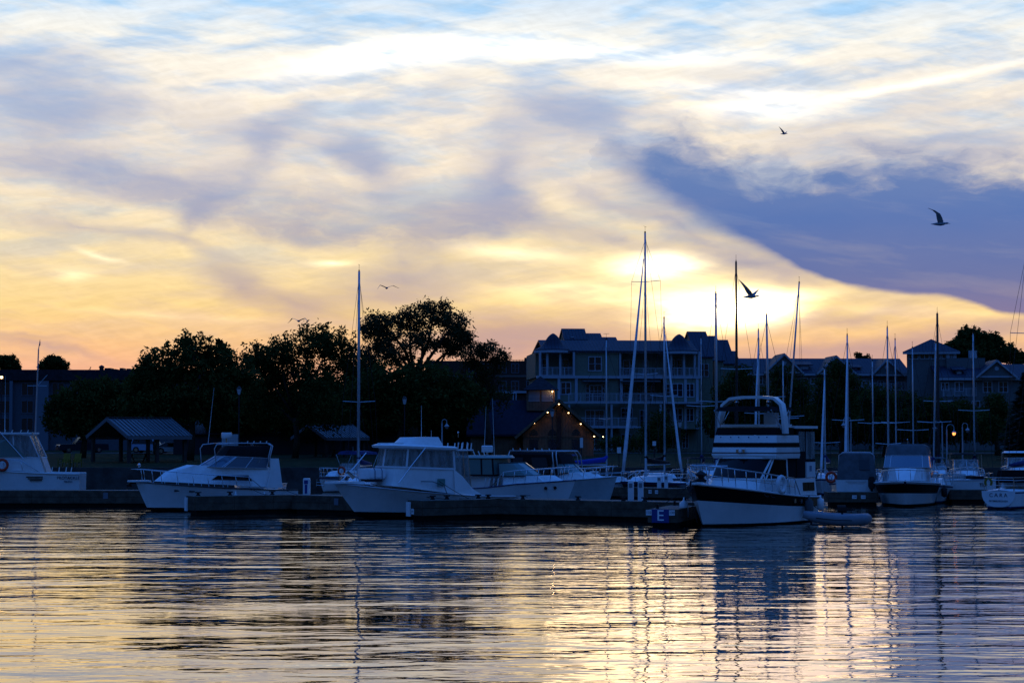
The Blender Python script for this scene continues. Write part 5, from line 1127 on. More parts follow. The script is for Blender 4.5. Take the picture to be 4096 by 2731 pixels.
quadpanel(Pp, 'side_window', (6.0, 1.12, 2.55), (3.0, 1.30, 2.5), (4.2, 1.22, 3.5), (5.0, 1.08, 3.5), 0, 1, 0, 1, M_aqua, -.045)
ld = MB()
for sd in (1.0, 1.28): ld.tube([(1.95, sd, 1.6), (2.75, sd, 3.95)], .03, 6)
for i in range(9): k = i/9; ld.tube([(1.95+.8*k, 1.0, 1.65+2.3*k), (1.95+.8*k, 1.28, 1.65+2.3*k)], .022, 5)
ld.build('tower_ladder', M_steel, Pp); b = MB()
b.tube([(5.2, 1.34, 2.5), (4.6, 1.36, 3.98)], .025, 6).tube([(3.2, 1.34, 2.4), (4.6, 1.36, 3.98)], .025, 6); b.build('outrigger_strut', M_steel, Pp)
rods(Pp, [(x, 1.25, 3.92) for x in (3.0, 3.4, 3.9, 4.3, 4.7)], .14); rods(Pp, [(x, 1.30, 1.58) for x in (.5, .8, 1.2, 1.6)], .34)
text_mesh('PROTACKLE', .235, mat('dark_lettering', (.03, .04, .07), .5), Pp, face_matrix((.62, 1.475, 1.30), (-1, .012, 0), (0, 0, 1)), name='boat_name', ext=.01)
text_mesh('FISHING', .13, mat('dark_lettering', (.03, .04, .07), .5), Pp, face_matrix((.62, 1.465, 1.09), (-1, .012, 0), (0, 0, 1)), name='boat_name', ext=.01)
for i, (x0, x1) in enumerate(((2.05, 3.0), (2.05, 2.9), (2.1, 2.8))): MB().box(x0, x1, 1.535, 1.56, 1.34-.1*i, 1.39-.1*i).build('side_vent', M_black, Pp)
Kp.rail(Pp, 2.2, 8.3, .7, n=6, ov=.3); ringbuoy(Pp, (4.35, 1.62, 2.05), .3, M_red, 'y', .08); antenna(Pp, (4.45, .4, 3.9), 3.3)

# --- Y: the flybridge motor yacht
Y_ = boat(2813, 2106, 236, 8.0, 'large white flybridge motor yacht with black bands, arch and life ring', cat='motor yacht', name='motor_yacht')
V = Hull(8.8, 3.75, 1.86, 1.14, 8.0, tw=.93, tm=.45, p=2.6, flare=1.5, wl=.9, draft=.5)
V.build(Y_, [M_gel, M_antifoul, M_black], [(.03, 1), (.60, 0), (.965, 2), (1.0, 0)]); V.rub(Y_, M_white, .045); V.deck(Y_, .1, 8.75, M_deck)
tm_ = MB()
for sd in (-1, 1): tm_.prism([V.pt(t, f, sd)+Vector((0, sd*.015, 0)) for t, f in ((.0, .62), (.0, .94), (.17, .94), (.13, .62))], (0, sd*.012, 0))
tm_.build('teak_panel', mat('varnished_teak', (.22, .10, .04), .3, var=.3), Y_)
for x in (2.2, 2.9): q_ = V.pt(x/8.8, .80); MB().tube([q_, q_+Vector((0, .05, 0))], .10, 12).build('porthole', M_steel, Y_)
MB().box(8.3, 9.1, -.22, .22, 1.84, 1.92).build('bow_pulpit', M_deck, Y_)
an = MB(); an.tube([(8.6, 0, 1.95), (9.1, 0, 1.95), (9.15, 0, 1.6)], .04, 6); an.prism([(9.1, -.18, 1.75), (9.2, 0, 1.45), (9.1, .18, 1.75)], (.05, 0, 0)); an.tube([(8.95, 0, 1.8), (9.0, .05, .9), (8.7, .1, .2)], .018, 5); an.build('anchor', M_rubber, Y_)
s0 = outline(2.9, 5.7, 1.52, 1.25, 1.30, 1.55, nose=.5); s1 = outline(2.9, 5.4, 1.50, 1.22, 1.95, 2.0, nose=.5); s2 = outline(2.9, 4.40, 1.46, 1.30, 2.88, 2.92, nose=.4)
shell(Y_, 'saloon', [s0, s1], M_gel); shell(Y_, 'saloon_windows', [s1, s2], mat('black_glass', (.005, .005, .006), .15, spec=.12)); frames(Y_, [s1, s2], (2, 4, 5, 9, 10), M_gel, .05, 'window_posts')
f0 = outline(1.9, 4.35, 1.62, 1.56, 2.90, 2.90, nose=.25); f1_ = outline(1.9, 4.43, 1.66, 1.62, 3.05, 3.05, nose=.25); f2_ = outline(1.9, 4.20, 1.58, 1.54, 3.93, 3.93, nose=.2)
shell(Y_, 'flybridge', [f0, f1_, f2_], M_gel, cap0=True)
def band(z0, z1, m, nm, out=.012):
    def at_z(z): k = (z-3.05)/.88; return [(a[0]*(1-k)+c[0]*k, (a[1]*(1-k)+c[1]*k), z) for a, c in zip(f1_, f2_)]
    rr = []
    for z in (z0, z1): rr.append([(x+(out if x > 3 else 0), y*(1+out/1.6), z_) for x, y, z_ in at_z(z)])
    b = MB(); b.rings(rr, True, False, False); b.build(nm, m, Y_)
band(3.40, 3.60, M_black, 'bridge_stripe'); band(3.12, 3.17, mat('maroon_stripe', (.10, .05, .06), .5), 'bridge_pinstripe')
g0_ = outline(2.3, 4.21, 1.56, 1.52, 3.95, 3.95, nose=.2); g1_ = outline(2.3, 4.07, 1.54, 1.48, 4.28, 4.28, nose=.2); shell(Y_, 'bridge_windscreen', [g0_, g1_], M_black, cap1=False); frames(Y_, [g1_], (), M_steel, .02, 'windscreen_rail')
MB().box(2.2, 3.7, -1.4, 1.4, 4.28, 4.42).build('bridge_coaming', M_gel, Y_)
hd = MB().box(4.44, 4.52, -.22, .22, 3.16, 3.30).build('headlamp_bracket', M_steel, Y_); MB().ball((4.55, 0, 3.23), .08).build('spotlight', M_white, hd)
ar = MB(); ar_pts = [(3.3, -1.62, 4.0), (3.35, -1.60, 4.7), (3.3, -1.46, 5.3), (3.25, -1.1, 5.58), (3.22, -.5, 5.64), (3.22, .5, 5.64), (3.25, 1.1, 5.58), (3.3, 1.46, 5.3), (3.35, 1.60, 4.7), (3.3, 1.62, 4.0)]
def flat(pts, w, t, b):
    R_ = []
    for i, p in enumerate(pts):
        p = Vector(p); d = (Vector(pts[min(i+1, len(pts)-1)])-Vector(pts[max(i-1, 0)])).normalized(); n = d.cross(Vector((1, 0, 0))).normalized()
        R_.append([p+Vector((w/2, 0, 0))+n*t/2, p-Vector((w/2, 0, 0))+n*t/2, p-Vector((w/2, 0, 0))-n*t/2, p+Vector((w/2, 0, 0))-n*t/2])
    b.rings(R_)
flat(ar_pts, .42, .13, ar); ar.build('radar_arch', M_gel, Y_, smooth=50)
cp0 = outline(2.2, 4.4, 1.52, 1.42, 5.02, 5.02, nose=.2); cp1 = outline(2.3, 4.3, 1.4, 1.3, 5.20, 5.20, nose=.2, nz=.03); shell(Y_, 'bimini', [cp0, cp1], M_canvas, cap0=True)
b = MB()
for sd in (-1, 1): b.tube([(3.4, sd*1.52, 4.2), (4.3, sd*1.42, 5.05)], .02, 5).tube([(3.6, sd*1.52, 4.2), (2.7, sd*1.48, 5.05)], .02, 5)
b.build('bimini_frame', M_steel, Y_)
for y in (-.8, .8): MB().ball((3.3, y, 5.42), .10).build('arch_light', M_steel, Y_)
for y in (-1.1, -.6, -.2, .3, .8, 1.2): MB().ball((4.30, y, 3.84), .03, n=6, m=4).build('snap_fastener', M_navy, Y_)
se = MB(); se.box(2.9, 3.2, .5, 1.1, 4.4, 4.95); se.build('helm_seat', M_white, Y_)
a0 = outline(.1, 2.9, 1.62, 1.60, 1.20, 1.28, nose=.05); a1 = outline(.15, 2.9, 1.56, 1.56, 1.98, 2.0, nose=.05); shell(Y_, 'aft_cabin', [a0, a1], M_gel)
for (x0, x1) in ((.35, .95), (1.0, 1.5)): MB().prism([(x0, 1.60, 1.42), (x1, 1.60, 1.42), (x1, 1.575, 1.80), (x0, 1.575, 1.80)], (0, .03, 0)).build('aft_window', M_glass, Y_)
MB().box(.1, 1.0, 1.45, 1.55, 2.02, 2.72).build('wing_door', M_gel, Y_); MB().box(.5, .72, 1.551, 1.56, 2.3, 2.55).build('door_mark', mat('grey_mark', (.2, .22, .28), .5), Y_)
MB().box(1.05, 1.9, 1.40, 1.50, 2.0, 4.22).box(-.05, 1.05, 1.40, 1.47, 2.72, 2.95).box(.15, .25, -1.4, 1.4, 2.0, 4.2).box(1.9, 2.9, 1.38, 1.46, 2.0, 2.9).build('aft_curtain_frame', M_canvas, Y_)
for (x0, x1, z0, z1) in ((1.15, 1.75, 3.2, 4.1), (.62, 1.0, 2.85, 4.1), (.10, .55, 2.85, 4.1)): MB().box(x0, x1, 1.505, 1.53, z0, z1).build('aft_curtain_window', M_vinyl, Y_)
MB().box(-.05, 2.3, -1.62, 1.62, 4.24, 4.36).build('aft_hardtop', M_gel, Y_)
V.rail(Y_, 2.1, 8.3, .78, n=11, ov=.55, rise=.05, mid=True, inset=.08, r=.024)
ringbuoy(Y_, V.at(4.3, -.02, .42), .33, M_white, 'y', .095)
b = MB()
for x in (6.6, 7.2): b.tube([(x, -.5, 1.9), (x, -.45, 2.6), (x, .45, 2.6), (x, .5, 1.9)], .02, 5)
b.build('deck_rack', M_steel, Y_)
MB().lathe([(.22, 0), (.25, .1), (.1, .2), (.28, .35), (.05, .5)], (8.0, -.1, 1.9), 12).build('windlass', M_rubber, Y_)
for x in (5.4, 4.9): MB().tube([V.at(x, .05, .12)+Vector((.25*cos(t), 0, -.16+.16*sin(t))) for t in [pi*i/8+pi for i in range(9)]], .022, 5).build('hanging_rope', M_rope, Y_)
mooring(Y_, [V.at(2.0, 0, .05), (.9, 2.6, .5)], sag=.2); mooring(Y_, [(8.6, -.3, 1.85), (7.2, -2.6, .85)], sag=.1)
fender(Y_, (1.7, 1.98, .15), .95, .2, M_grey_canvas); fender(Y_, (.5, 1.98, .5), .6, .16, M_gel); fender(Y_, (7.0, -1.5, .2), .9, .2, M_gel)
MB().box(-.55, 0, -1.5, 1.5, .2, .3).build('swim_platform', M_deck, Y_)
# --- the inflatable dinghy alongside
N = empty('inflatable_dinghy', at(3338, 1752, 85.6).xy.to_3d(), radians(-9), 'grey inflatable dinghy with black outboard at the motor yacht stern', 'dinghy')
M_hyp = mat('grey_hypalon', (.20, .21, .23), .5, var=.08)
tp = [(-1.35, .62, .55), (-.8, .66, .42), (0, .68, .34), (.7, .62, .32), (1.15, .36, .34), (1.32, 0, .36), (1.15, -.36, .34), (.7, -.62, .32), (0, -.68, .34), (-.8, -.66, .42), (-1.35, -.62, .55)]
b = MB().tube(tp, [.13, .23, .25, .25, .25, .25, .25, .25, .25, .23, .13], 10); b.build('tube', M_hyp, N, smooth=True)
MB().box(-1.0, 1.1, -.55, .55, .08, .13).build('floor', M_trim, N); MB().box(-1.05, -.98, -.5, .5, .1, .62).build('transom', M_trim, N); MB().box(.0, .25, -.6, .6, .45, .5).build('thwart', M_wood, N)
o_ = MB(); o_.rings([[(x+dx, y*w_, z) for x, y in ((-.18, -1), (.2, -1), (.2, 1), (-.18, 1))] for z, w_, dx in ((.62, .1, .3), (.72, .15, .3), (.86, .15, .28), (.93, .08, .26))]); o_.tube([(.3, 0, .62), (.3, 0, -.1)], .05, 6); o_.tube([(.45, 0, .72), (.85, .05, .75)], .025, 6); o_.build('outboard_motor', M_rubber, N)
b = MB(); b.tube([Vector(p)+Vector((0, .24 if p[1] > 0 else -.24, 0)) for p in tp[1:5]], .02, 5); b.tube([Vector(p)+Vector((0, -.24, 0)) for p in tp[7:10]], .02, 5); b.build('rubbing_strake', M_trim, N)

# --- R: cruiser facing the camera on the right
R_ = boat(3622, 2026, 257, 7.4, 'white cruiser with black hull stripe facing the camera under the lit lamp', name='express_cruiser'); R_.scale = (1.08, 1.1, 1.05)
Kr = Hull(8.2, 3.35, 1.36, 1.10, 7.3, tw=.92, p=2.7, flare=1.5, wl=.82)
Kr.build(R_, [M_gel, M_antifoul, M_black], [(.06, 2), (.52, 0), (.92, 2), (1.0, 0)]); Kr.rub(R_, M_white, .04); Kr.deck(R_, .3, 8.1, M_deck)
t0 = outline(2.0, 7.2, 1.35, .55, 1.2, 1.4, nose=1.2); t1 = outline(2.0, 6.2, 1.25, .75, 2.0, 1.95, nose=1.0, nz=.08); shell(R_, 'cabin_trunk', [t0, t1], M_deck, smooth=50)
w0 = outline(2.2, 5.2, 1.27, 1.15, 2.0, 2.05, nose=.7); w1 = outline(2.1, 4.3, 1.2, 1.08, 2.62, 2.68, nose=.5); shell(R_, 'windshield', [w0, w1], mat('blue_tint_screen', (.03, .06, .11), .08), cap1=False); frames(R_, [w0, w1], (3, 5, 6, 8, 9), M_alu, .022)
w2 = outline(1.9, 3.9, 1.12, .95, 3.12, 3.18, nose=.3); w3 = outline(2.0, 3.7, .9, .8, 3.28, 3.30, nose=.3); shell(R_, 'canopy', [w1, w2, w3], M_grey_canvas)
quadpanel(R_, 'side_curtain', (4.0, 1.23, 2.05), (2.2, 1.3, 2.02), (2.1, 1.18, 3.0), (3.3, 1.12, 2.7), 0, 1, 0, 1, M_vinyl, -.05)
Kr.rail(R_, 2.6, 7.7, .62, n=6, ov=.4); MB().box(7.7, 8.7, -.25, .25, 1.34, 1.42).build('bow_pulpit', M_deck, R_)
an = MB(); an.prism([(8.3, 0, 1.45), (8.85, 0, 1.38), (8.6, 0, 1.2)], (0, .1, 0)); an.build('anchor', M_steel, R_)
for sd in (-1, 1): MB().prism([(4.6, sd*1.22, 1.50), (3.4, sd*1.32, 1.48), (3.5, sd*1.30, 1.78), (4.5, sd*1.20, 1.78)], (0, sd*.03, 0)).build('cabin_window', M_glass, R_)
MB().box(5.3, 5.7, -.35, .15, 2.02, 2.07).build('deck_hatch', mat('smoked_hatch', (.25, .27, .3), .2), R_)
for x in (3.2, 2.0): fender(R_, Kr.at(x, -.2, -.75), .55, .16, M_rubber)
b = MB(); b.tube([(2.6, 0, 3.28), (2.6, 0, 3.52)], .02, 5).ball((2.6, 0, 3.54), .04, n=6, m=4); b.build('navigation_light', M_steel, R_)
# --- Q2: canopied boat seen from astern
S_ = empty('canopied_cruiser', at(3425, 1752, 115).xy.to_3d(), radians(80), 'cruiser with grey canvas back and outboard, seen from astern beyond the yacht', 'motorboat')
Ks = Hull(7.2, 2.5, 1.7, 1.4, 6.6, tw=.95, p=2.4)
Ks.build(S_, [M_gel, M_antifoul, M_trim], [(.48, 2), (1.0, 0)]); Ks.rub(S_, M_alu, .03); Ks.deck(S_, .1, 7.1, M_deck)
c0 = outline(.15, 3.6, 1.16, 1.1, 1.42, 1.6, nose=.6); c1 = outline(.7, 3.0, .95, .9, 2.85, 2.9, nose=.4); c2 = outline(.9, 2.8, .8, .75, 2.98, 3.02, nose=.4); shell(S_, 'canopy', [c0, c1, c2], M_grey_canvas)
quadpanel(S_, 'rear_curtain_window', (.16, 1.0, 1.55), (.16, -1.0, 1.55), (.68, -.85, 2.72), (.68, .85, 2.72), .58, .9, .35, .85, mat('dark_vinyl', (.04, .04, .045), .15), .02)
b = MB().tube([(.62, -1.05, 1.5), (.66, -1.0, 2.8), (.7, -.8, 2.96), (.7, .8, 2.96), (.66, 1.0, 2.8), (.62, 1.05, 1.5)], .03, 6); b.build('canopy_hoop', M_alu, S_, smooth=True)
tm2 = MB().box(-.02, -.004, -.55, .62, 1.30, 1.315).box(-.02, -.004, -.45, .5, 1.20, 1.21); tm2.build('transom_stripes', M_trim, S_)
o_ = MB(); o_.rings([[(x, y*w_-.85, z) for x, y in ((-.45, -1), (-.05, -1), (-.05, 1), (-.45, 1))] for z, w_ in ((.9, .13), (1.05, .2), (1.45, .2), (1.6, .12))]); o_.tube([(-.25, -.85, .95), (-.25, -.85, -.1)], .07, 6); o_.build('outboard_motor', M_rubber, S_)
ringbuoy(S_, (.1, 1.45, 1.55), .27, M_red, 'x', .08); MB().box(-.5, 0, -1.0, 1.0, .3, .38).build('swim_platform', M_deck, S_)
# --- small canopied boats to the right
def generic(u, Y, yaw, L, B, zb, zs, label, top, topm, ztop, name='day_cruiser', tx=None, encl=M_vinyl):
    e = empty(name, at(u, 1752, Y).xy.to_3d(), radians(yaw), label, 'motorboat'); k = Hull(L, B, zb, zs, L*.9, tw=.93, p=2.4)
    k.build(e, [M_gel, M_antifoul, M_black], [(.08, 2), (1.0, 0)]); k.rub(e, M_alu, .03); k.deck(e, .2, L-.1, M_deck)
    t0 = outline(L*.35, L*.85, B*.38, B*.2, zs+.05, zb-.02, nose=.7); t1 = outline(L*.35, L*.76, B*.34, B*.2, zs+.55, zb+.25, nose=.7); shell(e, 'cabin_trunk', [t0, t1], M_deck, smooth=50)
    w0 = outline(L*.3, L*.62, B*.38, B*.3, zs+.55, zb+.25, nose=.5); w1 = outline(L*.28, L*.5, B*.35, B*.28, ztop-.45, ztop-.42, nose=.4); shell(e, 'windshield', [w0, w1], encl, cap1=False); frames(e, [w0, w1], (2, 5, 7, 9), M_alu, .025)
    c1 = outline(L*.12, L*.5, B*.40, B*.34, ztop-.12, ztop-.1, nose=.3); c2 = outline(L*.15, L*.47, B*.34, B*.28, ztop, ztop, nose=.3); shell(e, 'canopy', [c1, c2], topm, cap0=True)
    b = MB()
    for sd in (-1, 1):
        for x in (L*.14, L*.45): b.tube([(x+.1, sd*B*.42, zs+.1), (x, sd*B*.39, ztop-.1)], .025, 6)
    b.build('canopy_frame', M_steel, e); k.rail(e, L*.45, L*.93, .55, n=5, ov=.3); fender(e, k.at(L*.5, -.12, -.6)); return e, k
ge, gk = generic(3845, 131, 262, 7.0, 2.5, 1.5, 1.1, 'small cruiser with dark hoop canopy behind, right of the head-on cruiser', 1, M_canvas, 2.85)
ge, gk = generic(4075, 133, 258, 7.5, 2.9, 1.7, 1.2, 'cruiser with white hardtop at the right edge behind the wineglass stern sailboat', 1, M_deck, 2.95)
ge, gk = generic(2270, 139, 250, 6.8, 2.6, 1.4, 1.0, 'small cruiser moored before the gabled hall, behind the black enclosure boat', 1, M_navy, 2.7)
ge, gk = generic(1075, 124, 262, 6.4, 2.5, 1.3, 1.0, 'low open boat with silver rails behind the left express cruiser stern', 1, M_grey_canvas, 1.9)
ge, gk = generic(2780, 138, 275, 7.0, 2.7, 1.4, 1.0, 'cruiser with dark flat canopy just left behind the motor yacht', 1, M_canvas, 2.5)
ge, gk = generic(3700, 140, 268, 7.0, 2.7, 1.4, 1.0, 'small boat showing behind the head-on cruiser canopy', 1, M_grey_canvas, 2.5)
th = empty('runabout', at(3960, 1752, 121).xy.to_3d(), radians(186), 'white runabout with TH lettering behind the short right hand dock', 'motorboat'); k = Hull(5.4, 2.1, 1.25, 1.3, 4.9, tw=.92)
k.build(th, [M_gel, M_antifoul, M_black], [(.08, 2), (1.0, 0)]); k.deck(th, .1, 5.3, M_deck); k.rub(th, M_alu, .03)
text_mesh('TH', .3, M_trim, th, face_matrix((.85, 1.02, 1.0), (-1, 0, 0), (0, 0, 1)), name='boat_name', ext=.02)
w0 = outline(1.8, 3.4, .8, .6, 1.3, 1.3, nose=.4); w1 = outline(1.8, 3.0, .75, .55, 1.65, 1.65, nose=.3); shell(th, 'windshield', [w0, w1], M_vinyl, cap1=False)
MB().box(.2, 1.4, -.8, .8, 1.3, 1.5).build('engine_cover', M_canvas, th)

# ------------------------------------------------------------------ sailing boats
def sailboat(u, v_top, Y, yaw, label, L=8.6, hullm=None, dark=False, jib=None, spread=(.55,), lean=0.0, cover=None, back=True, r=.075, wire_side=0, vane=True, mx=.60, hull=True, dodger=None, stripe=None):
    """u: photo column of the mast foot; Y: distance of the mast"""
    p = at(u, 1752, Y); a = radians(yaw); s = FPX/Y
    e = empty('sailing_boat', (p.x-cos(a)*L*mx, Y-sin(a)*L*mx, 0), a, label, 'sailboat', 'sailing boats in the marina')
    K_ = Hull(L, L*.31, 1.15, .9, L*.86, tw=.55, tm=.45, p=1.9, flare=1.1, draft=.5, wl=.86); hm = hullm or M_gel
    K_.build(e, [hm, M_antifoul, stripe or M_navy], [(.08, 2), (.86, 0), (.94, 2), (1.0, 0)], n=14); K_.deck(e, .1, L-.1, M_deck, camber=.08)
    t0 = outline(L*.34, L*.80, L*.105, L*.05, 1.0, 1.08, nose=.6); t1 = outline(L*.36, L*.75, L*.09, L*.045, 1.42, 1.34, nose=.6); shell(e, 'coachroof', [t0, t1], M_deck)
    H_ = 3.8+(1752-v_top)/s; mxp = L*mx; top = Vector((mxp, 0, H_)); lv = Vector((-sin(a), cos(a)))      # lean is in metres to the right in the photo
    off = Vector((cos(a)*lean, -sin(a)*lean, 0)); top += off
    mm = M_dkmast if dark else M_alu; base = Vector((mxp, 0, 1.35))
    MB().tube([base, base.lerp(top, .6), top], [r, r*.95, r*.72], 8).build('mast', mm, e, smooth=True)
    for k, f in enumerate(spread):
        c = base.lerp(top, f); w_ = (1.0, .8)[k]
        MB().tube([c+Vector((-.12, -w_, .04)), c+Vector((0, 0, -.02)), c+Vector((-.12, w_, .04))], .022, 5).build('spreader', M_alu, e)
    st = MB(); wr = .010; bow = Vector((L*.97, 0, 1.2)); hounds = base.lerp(top, .96)
    st.tube([bow, hounds], wr, 4)
    if back: st.tube([Vector((.1, 0, 1.0)), top], wr, 4)
    f = spread[0]; c = base.lerp(top, f)
    for sd in (-1, 1): st.tube([Vector((mxp-.1, sd*L*.14, 1.05)), c+Vector((-.12, sd*1.0, .04)), base.lerp(top, .97)], wr, 4); st.tube([Vector((mxp+.2, sd*L*.13, 1.05)), c], wr*.9, 4)
    st.build('rigging_wires', M_trim, e)
    if jib: 
        MB().tube([bow+Vector((-.05, 0, .4)), bow.lerp(hounds, .12), bow.lerp(hounds, .5), bow.lerp(hounds, .93)], [jib, jib*1.25, jib*.95, jib*.35], 8).build('furled_jib', M_trim if dark else M_sail, e, smooth=True)
    bz = 2.1; cvm = cover or M_navy
    MB().tube([(mxp, 0, bz), (mxp-L*.42, 0, bz+.02)], .05, 6).build('boom', mm, e)
    MB().tube([(mxp+.05, 0, bz+.55), (mxp-.15, 0, bz+.32), (mxp-L*.2, 0, bz+.18), (mxp-L*.41, 0, bz+.10)], [.09, .17, .15, .08], 8).build('sail_cover', cvm, e, smooth=True)
    if vane:
        v_ = MB(); v_.tube([top, top+Vector((0, 0, .42))], .010, 4).tube([top+Vector((-.2, 0, .40)), top+Vector((.22, 0, .42))], .010, 4).box(top.x-.06, top.x+.06, top.y-.03, top.y+.03, top.z, top.z+.1); v_.build('masthead_vane', M_trim, e)
    K_.rail(e, L*.78, L*.96, .6, n=2, ov=.2, name='pulpit'); b = MB()
    for sd in (-1, 1):
        pts = [K_.at(L*x, .06, .55, sd) for x in (.03, .3, .55, .8)]; b.tube(pts, .008, 4)
        for x in (.03, .3, .55, .8): b.tube([K_.at(L*x, .06, 0, sd), K_.at(L*x, .06, .57, sd)], .014, 5)
    b.tube([K_.at(.26, .06, .57, 1), K_.at(.26, .06, .57, -1)], .014, 5); b.build('lifelines', M_steel, e)
    if dodger:
        d0 = outline(L*.24, L*.42, L*.10, L*.09, 1.3, 1.3, nose=.3); d1 = outline(L*.24, L*.38, L*.085, L*.075, 1.95, 1.95, nose=.2); shell(e, 'spray_hood', [d0, d1], dodger)
    return e, K_
M_dhull = mat('dark_hull_paint', (.015, .015, .025), .25, coat=.5)
sailboat(1434, 1085, 121, 262, 'sailboat with the tall pale mast standing alone left of the big willow', L=9, jib=None, spread=(.37,), r=.095)
sailboat(2583, 930, 127, 243, 'dark hulled sailboat carrying the tallest mast, with furled jib leaning left', L=9.4, hullm=M_dhull, jib=.10, spread=(.80, .42), r=.085, cover=M_canvas, dark=False, mx=.58)
sailboat(2658, 1272, 137, -72, 'sailboat with furled jib running down to the right, behind the dark hulled one', L=8.2, jib=.085, spread=(.50,), cover=M_canvas)
sailboat(2426, 1360, 128, 20, 'sailboat with slim grey mast and bright blue sail cover beside the gabled hall', L=7.8, spread=(.42,), cover=mat('bright_blue_canvas', (.02, .05, .35), .8), r=.06)
sailboat(2866, 1172, 116, 262, 'sailboat with thick pale mast just left of the dark mast', L=8.8, spread=(.42,), r=.085)
sailboat(2948, 1045, 126, 265, 'sailboat with the tall near black mast left of the flying gull', L=9.2, dark=True, spread=(.5,), r=.085)
sailboat(3036, 1320, 137, 256, 'sailboat whose short mast top shows first right of the black mast, jib leaning left', L=8, jib=.075, spread=(.42,), r=.065)
sailboat(3076, 1258, 116.5, 262, 'sailboat with pale mast directly above the yacht canopy, dark stay on its right', L=8.6, spread=(.50,), lean=-.10)
sailboat(3140, 1130, 137, 250, 'sailboat with pale raked mast tipping right above the yacht arch', L=9, spread=(.3,), lean=1.05, r=.07)
sailboat(3300, 1475, 135, 255, 'sailboat with short mast and pale furled jib behind the yacht aft roof', L=7.2, jib=.07, spread=(.30,), r=.06)
sailboat(3392, 1340, 125, 257, 'sailboat with mast beside the first unlit crook lamp, two masts right of the yacht', L=8.4, jib=.075, spread=(.40,), r=.065)
sailboat(3492, 1444, 136, 265, 'sailboat with thin brownish mast before the first low tree', L=7.8, spread=(.45,), r=.05, dark=False)
sailboat(3553, 1310, 127, 262, 'sailboat with taller thin mast above the townhouse gable, left of its twin', L=8.2, spread=(.36, .22), r=.065)
sailboat(3584, 1358, 139, 268, 'sailboat with shorter thin mast right of its taller twin before the gable', L=8, spread=(.38,), r=.055)
sailboat(3653, 1392, 128, 266, 'sailboat with faint brown mast just left of the square tower', L=7.8, spread=(.36,), r=.05, dark=False)
sailboat(3732, 1372, 118, 262, 'sailboat with pale blue mast leaning right in front of the tower', L=8, spread=(.42,), lean=.22, r=.06)
sailboat(3754, 1253, 139, 258, 'sailboat with tall dark brown mast in front of the square tower', L=9, dark=True, spread=(.45,), r=.10)
sailboat(3897, 1335, 129, 262, 'sailboat with pale mast right of the tower before the big tree', L=8.4, spread=(.46,), r=.06)
sailboat(3134, 1442, 127, 268, 'sailboat with the low grey mast between the yacht arch and the raked mast', L=7.4, spread=(.5,), r=.05)
sailboat(2806, 1352, 135, 262, 'sailboat with faint slim mast at the right corner of the apartment house', L=7.6, spread=(.5,), r=.04)
# the wineglass-stern sailboat with a name on it
CA, kc = sailboat(4075, 1000, 113.5, 57, 'white sailboat CARA seen from astern at the lower right, black spray hood', L=8.4, spread=(.6,), dodger=M_canvas, mx=.62)
CA.location = (at(3992, 1752, 107.5).x, 107.5, 0); CA.scale = (1.05, 1.08, 1.05)
wp = [(-.02, .86*cos(t)*(1 if True else 0), .92-.86*max(0, sin(t))**.75*1.0) for t in [pi*i/14 for i in range(15)]]
wp = [(-.03, y, max(z, .1)) for _, y, z in wp]
ts = MB(); ts.prism(wp, (-.03, 0, 0)); tso = ts.build('transom_plate', M_white, CA)
text_mesh('C A R A', .27, mat('dark_lettering', (.03, .04, .07), .5), CA, face_matrix((-.068, 0, .70), (0, -1, 0), (0, 0, 1)), name='boat_name')
text_mesh('PETERBOROUGH', .125, mat('dark_lettering', (.03, .04, .07), .5), CA, face_matrix((-.068, 0, .40), (0, -1, 0), (0, 0, 1)), name='home_port')
hs = [(0, .52+.16*cos(t), 1.35+.2*sin(t)) for t in [pi*.25*-1+pi*1.5*i/12 for i in range(13)]]
MB().tube(hs, .06, 6).build('horseshoe_buoy', M_yellow, CA); b = MB()
for z in (1.2, 1.6): b.tube([(1.2, -1.0, z), (.1, -.75, z), (.0, .75, z), (1.2, 1.0, z)], .016, 5)
for y in (-.75, 0, .75): b.tube([(.05, y, .9), (.05, y, 1.62)], .016, 5)
b.build('stern_pulpit', M_steel, CA)

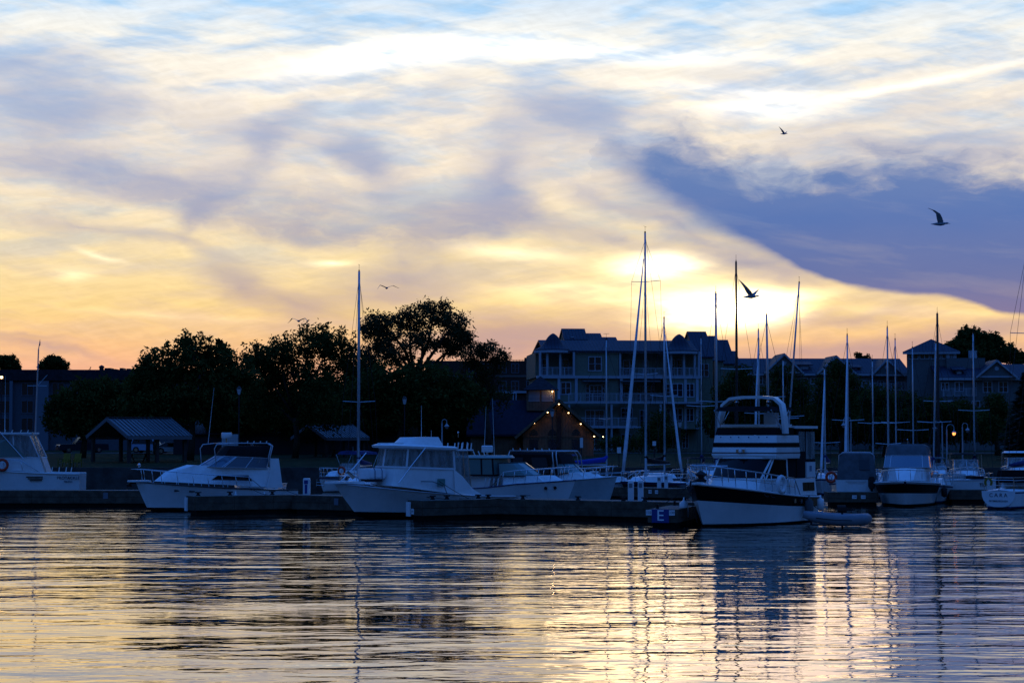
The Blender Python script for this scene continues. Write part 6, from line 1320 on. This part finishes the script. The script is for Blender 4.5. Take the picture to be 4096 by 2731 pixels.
# ------------------------------------------------------------------ gulls
M_gull = mat('gull_plumage', (.30, .31, .33), .8, var=.15, vs=12); M_gtip = mat('dark_wing_tips', (.04, .04, .045), .8)
def gull(u, v, Y, yaw, lw, rw, label, sc=1.0, pitch=0, cf=1.0):
    """lw, rw: wing polylines (x, y, z) from shoulder to tip, left and right"""
    p = at(u, v, Y); e = empty('gull', p, radians(yaw), label, 'bird', 'gulls in flight', sc=sc); e.rotation_euler = (0, radians(pitch), radians(yaw))
    b = MB(); prof = [(-.26, .004, .035, 0), (-.18, .02, .045, .0), (-.08, .045, .05, 0), (.04, .062, .06, 0), (.13, .05, .05, .005), (.19, .03, .033, .015), (.235, .032, .034, .02), (.265, .022, .024, .018), (.30, .006, .008, .01), (.325, .002, .003, .004)]
    rr = []
    for x, h, w, z in prof: rr.append([(x, w*cos(t), z+h*sin(t)) for t in [2*pi*i/10 for i in range(10)]])
    b.rings(rr)
    for wing, sd in ((lw, 1), (rw, -1)):
        n = len(wing); ch = [.15, .17, .15, .11, .03][-n:] if n <= 5 else None; R_ = []
        for i, (x, y, z) in enumerate(wing):
            c = (.16, .18, .13, .075, .015)[i]*cf; R_.append([(x+c*.4, y, z), (x, y, z+.016*(1-i/5)), (x-c*.6, y, z+.002), (x, y, z-.008)])
            if i == 3: b.cur = 0
        b.rings(R_)
    o = b.build('body', [M_gull], e, smooth=40)
    k = MB().rings([[(x, y, z) for x, y, z in ((.30, -.006, .014), (.30, .006, .014), (.30, .006, .0), (.30, -.006, .0))], [(.35, -.002, .0), (.35, .002, .0), (.35, .002, -.004), (.35, -.002, -.004)]]).build('beak', M_yellow, e)
up = lambda a1, a2, s=1: [(.05, s*.04, .03), (.09, s*.22*cos(a1)+s*.02, .03+.24*sin(a1)), (.06, s*(.40*cos(a1)), .03+.42*sin(a1)*.9), (-.05, s*(.40*cos(a1)+.20*cos(a2)), .03+.38*sin(a1)+.2*sin(a2)), (-.22, s*(.40*cos(a1)+.34*cos(a2)), .03+.38*sin(a1)+.34*sin(a2))]
W1 = [(.05, .04, .03), (.03, .12, .16), (-.02, .20, .30), (-.16, .26, .40), (-.34, .32, .47)]
W2 = [(.05, -.04, .03), (.06, -.12, .12), (.02, -.22, .20), (-.02, -.34, .22), (-.06, -.46, .20)]
gull(3757, 896, 62, -12, W2 and [(x, -y, z) for x, y, z in W2], [(x, -y, z) for x, y, z in W1], 'largest gull, wings raised, against the dark cloud at the upper right')
W3 = [(.05, -.04, .03), (-.02, -.12, .15), (-.10, -.2, .26), (-.22, -.27, .40), (-.34, -.3, .52)]
W4 = [(.05, .04, .03), (.10, .22, .08), (.14, .38, .13), (.20, .50, .20), (.27, .58, .28)]
gull(3000, 1187, 62, -8, W4, W3, 'gull with spread wings beside the black mast near the sun glow')
gull(1547, 1152, 112, 105, up(.35, -.9), up(.3, -.5, -1), 'gull with drooping wings above the willow', cf=1.8)
gull(1194, 1284, 112, 80, up(.35, -1.0), up(.35, -.8, -1), 'gull with arched wings just above the left trees', cf=1.8)
gull(3134, 536, 150, -10, W4, W3, 'tiny distant gull high over the dark cloud')
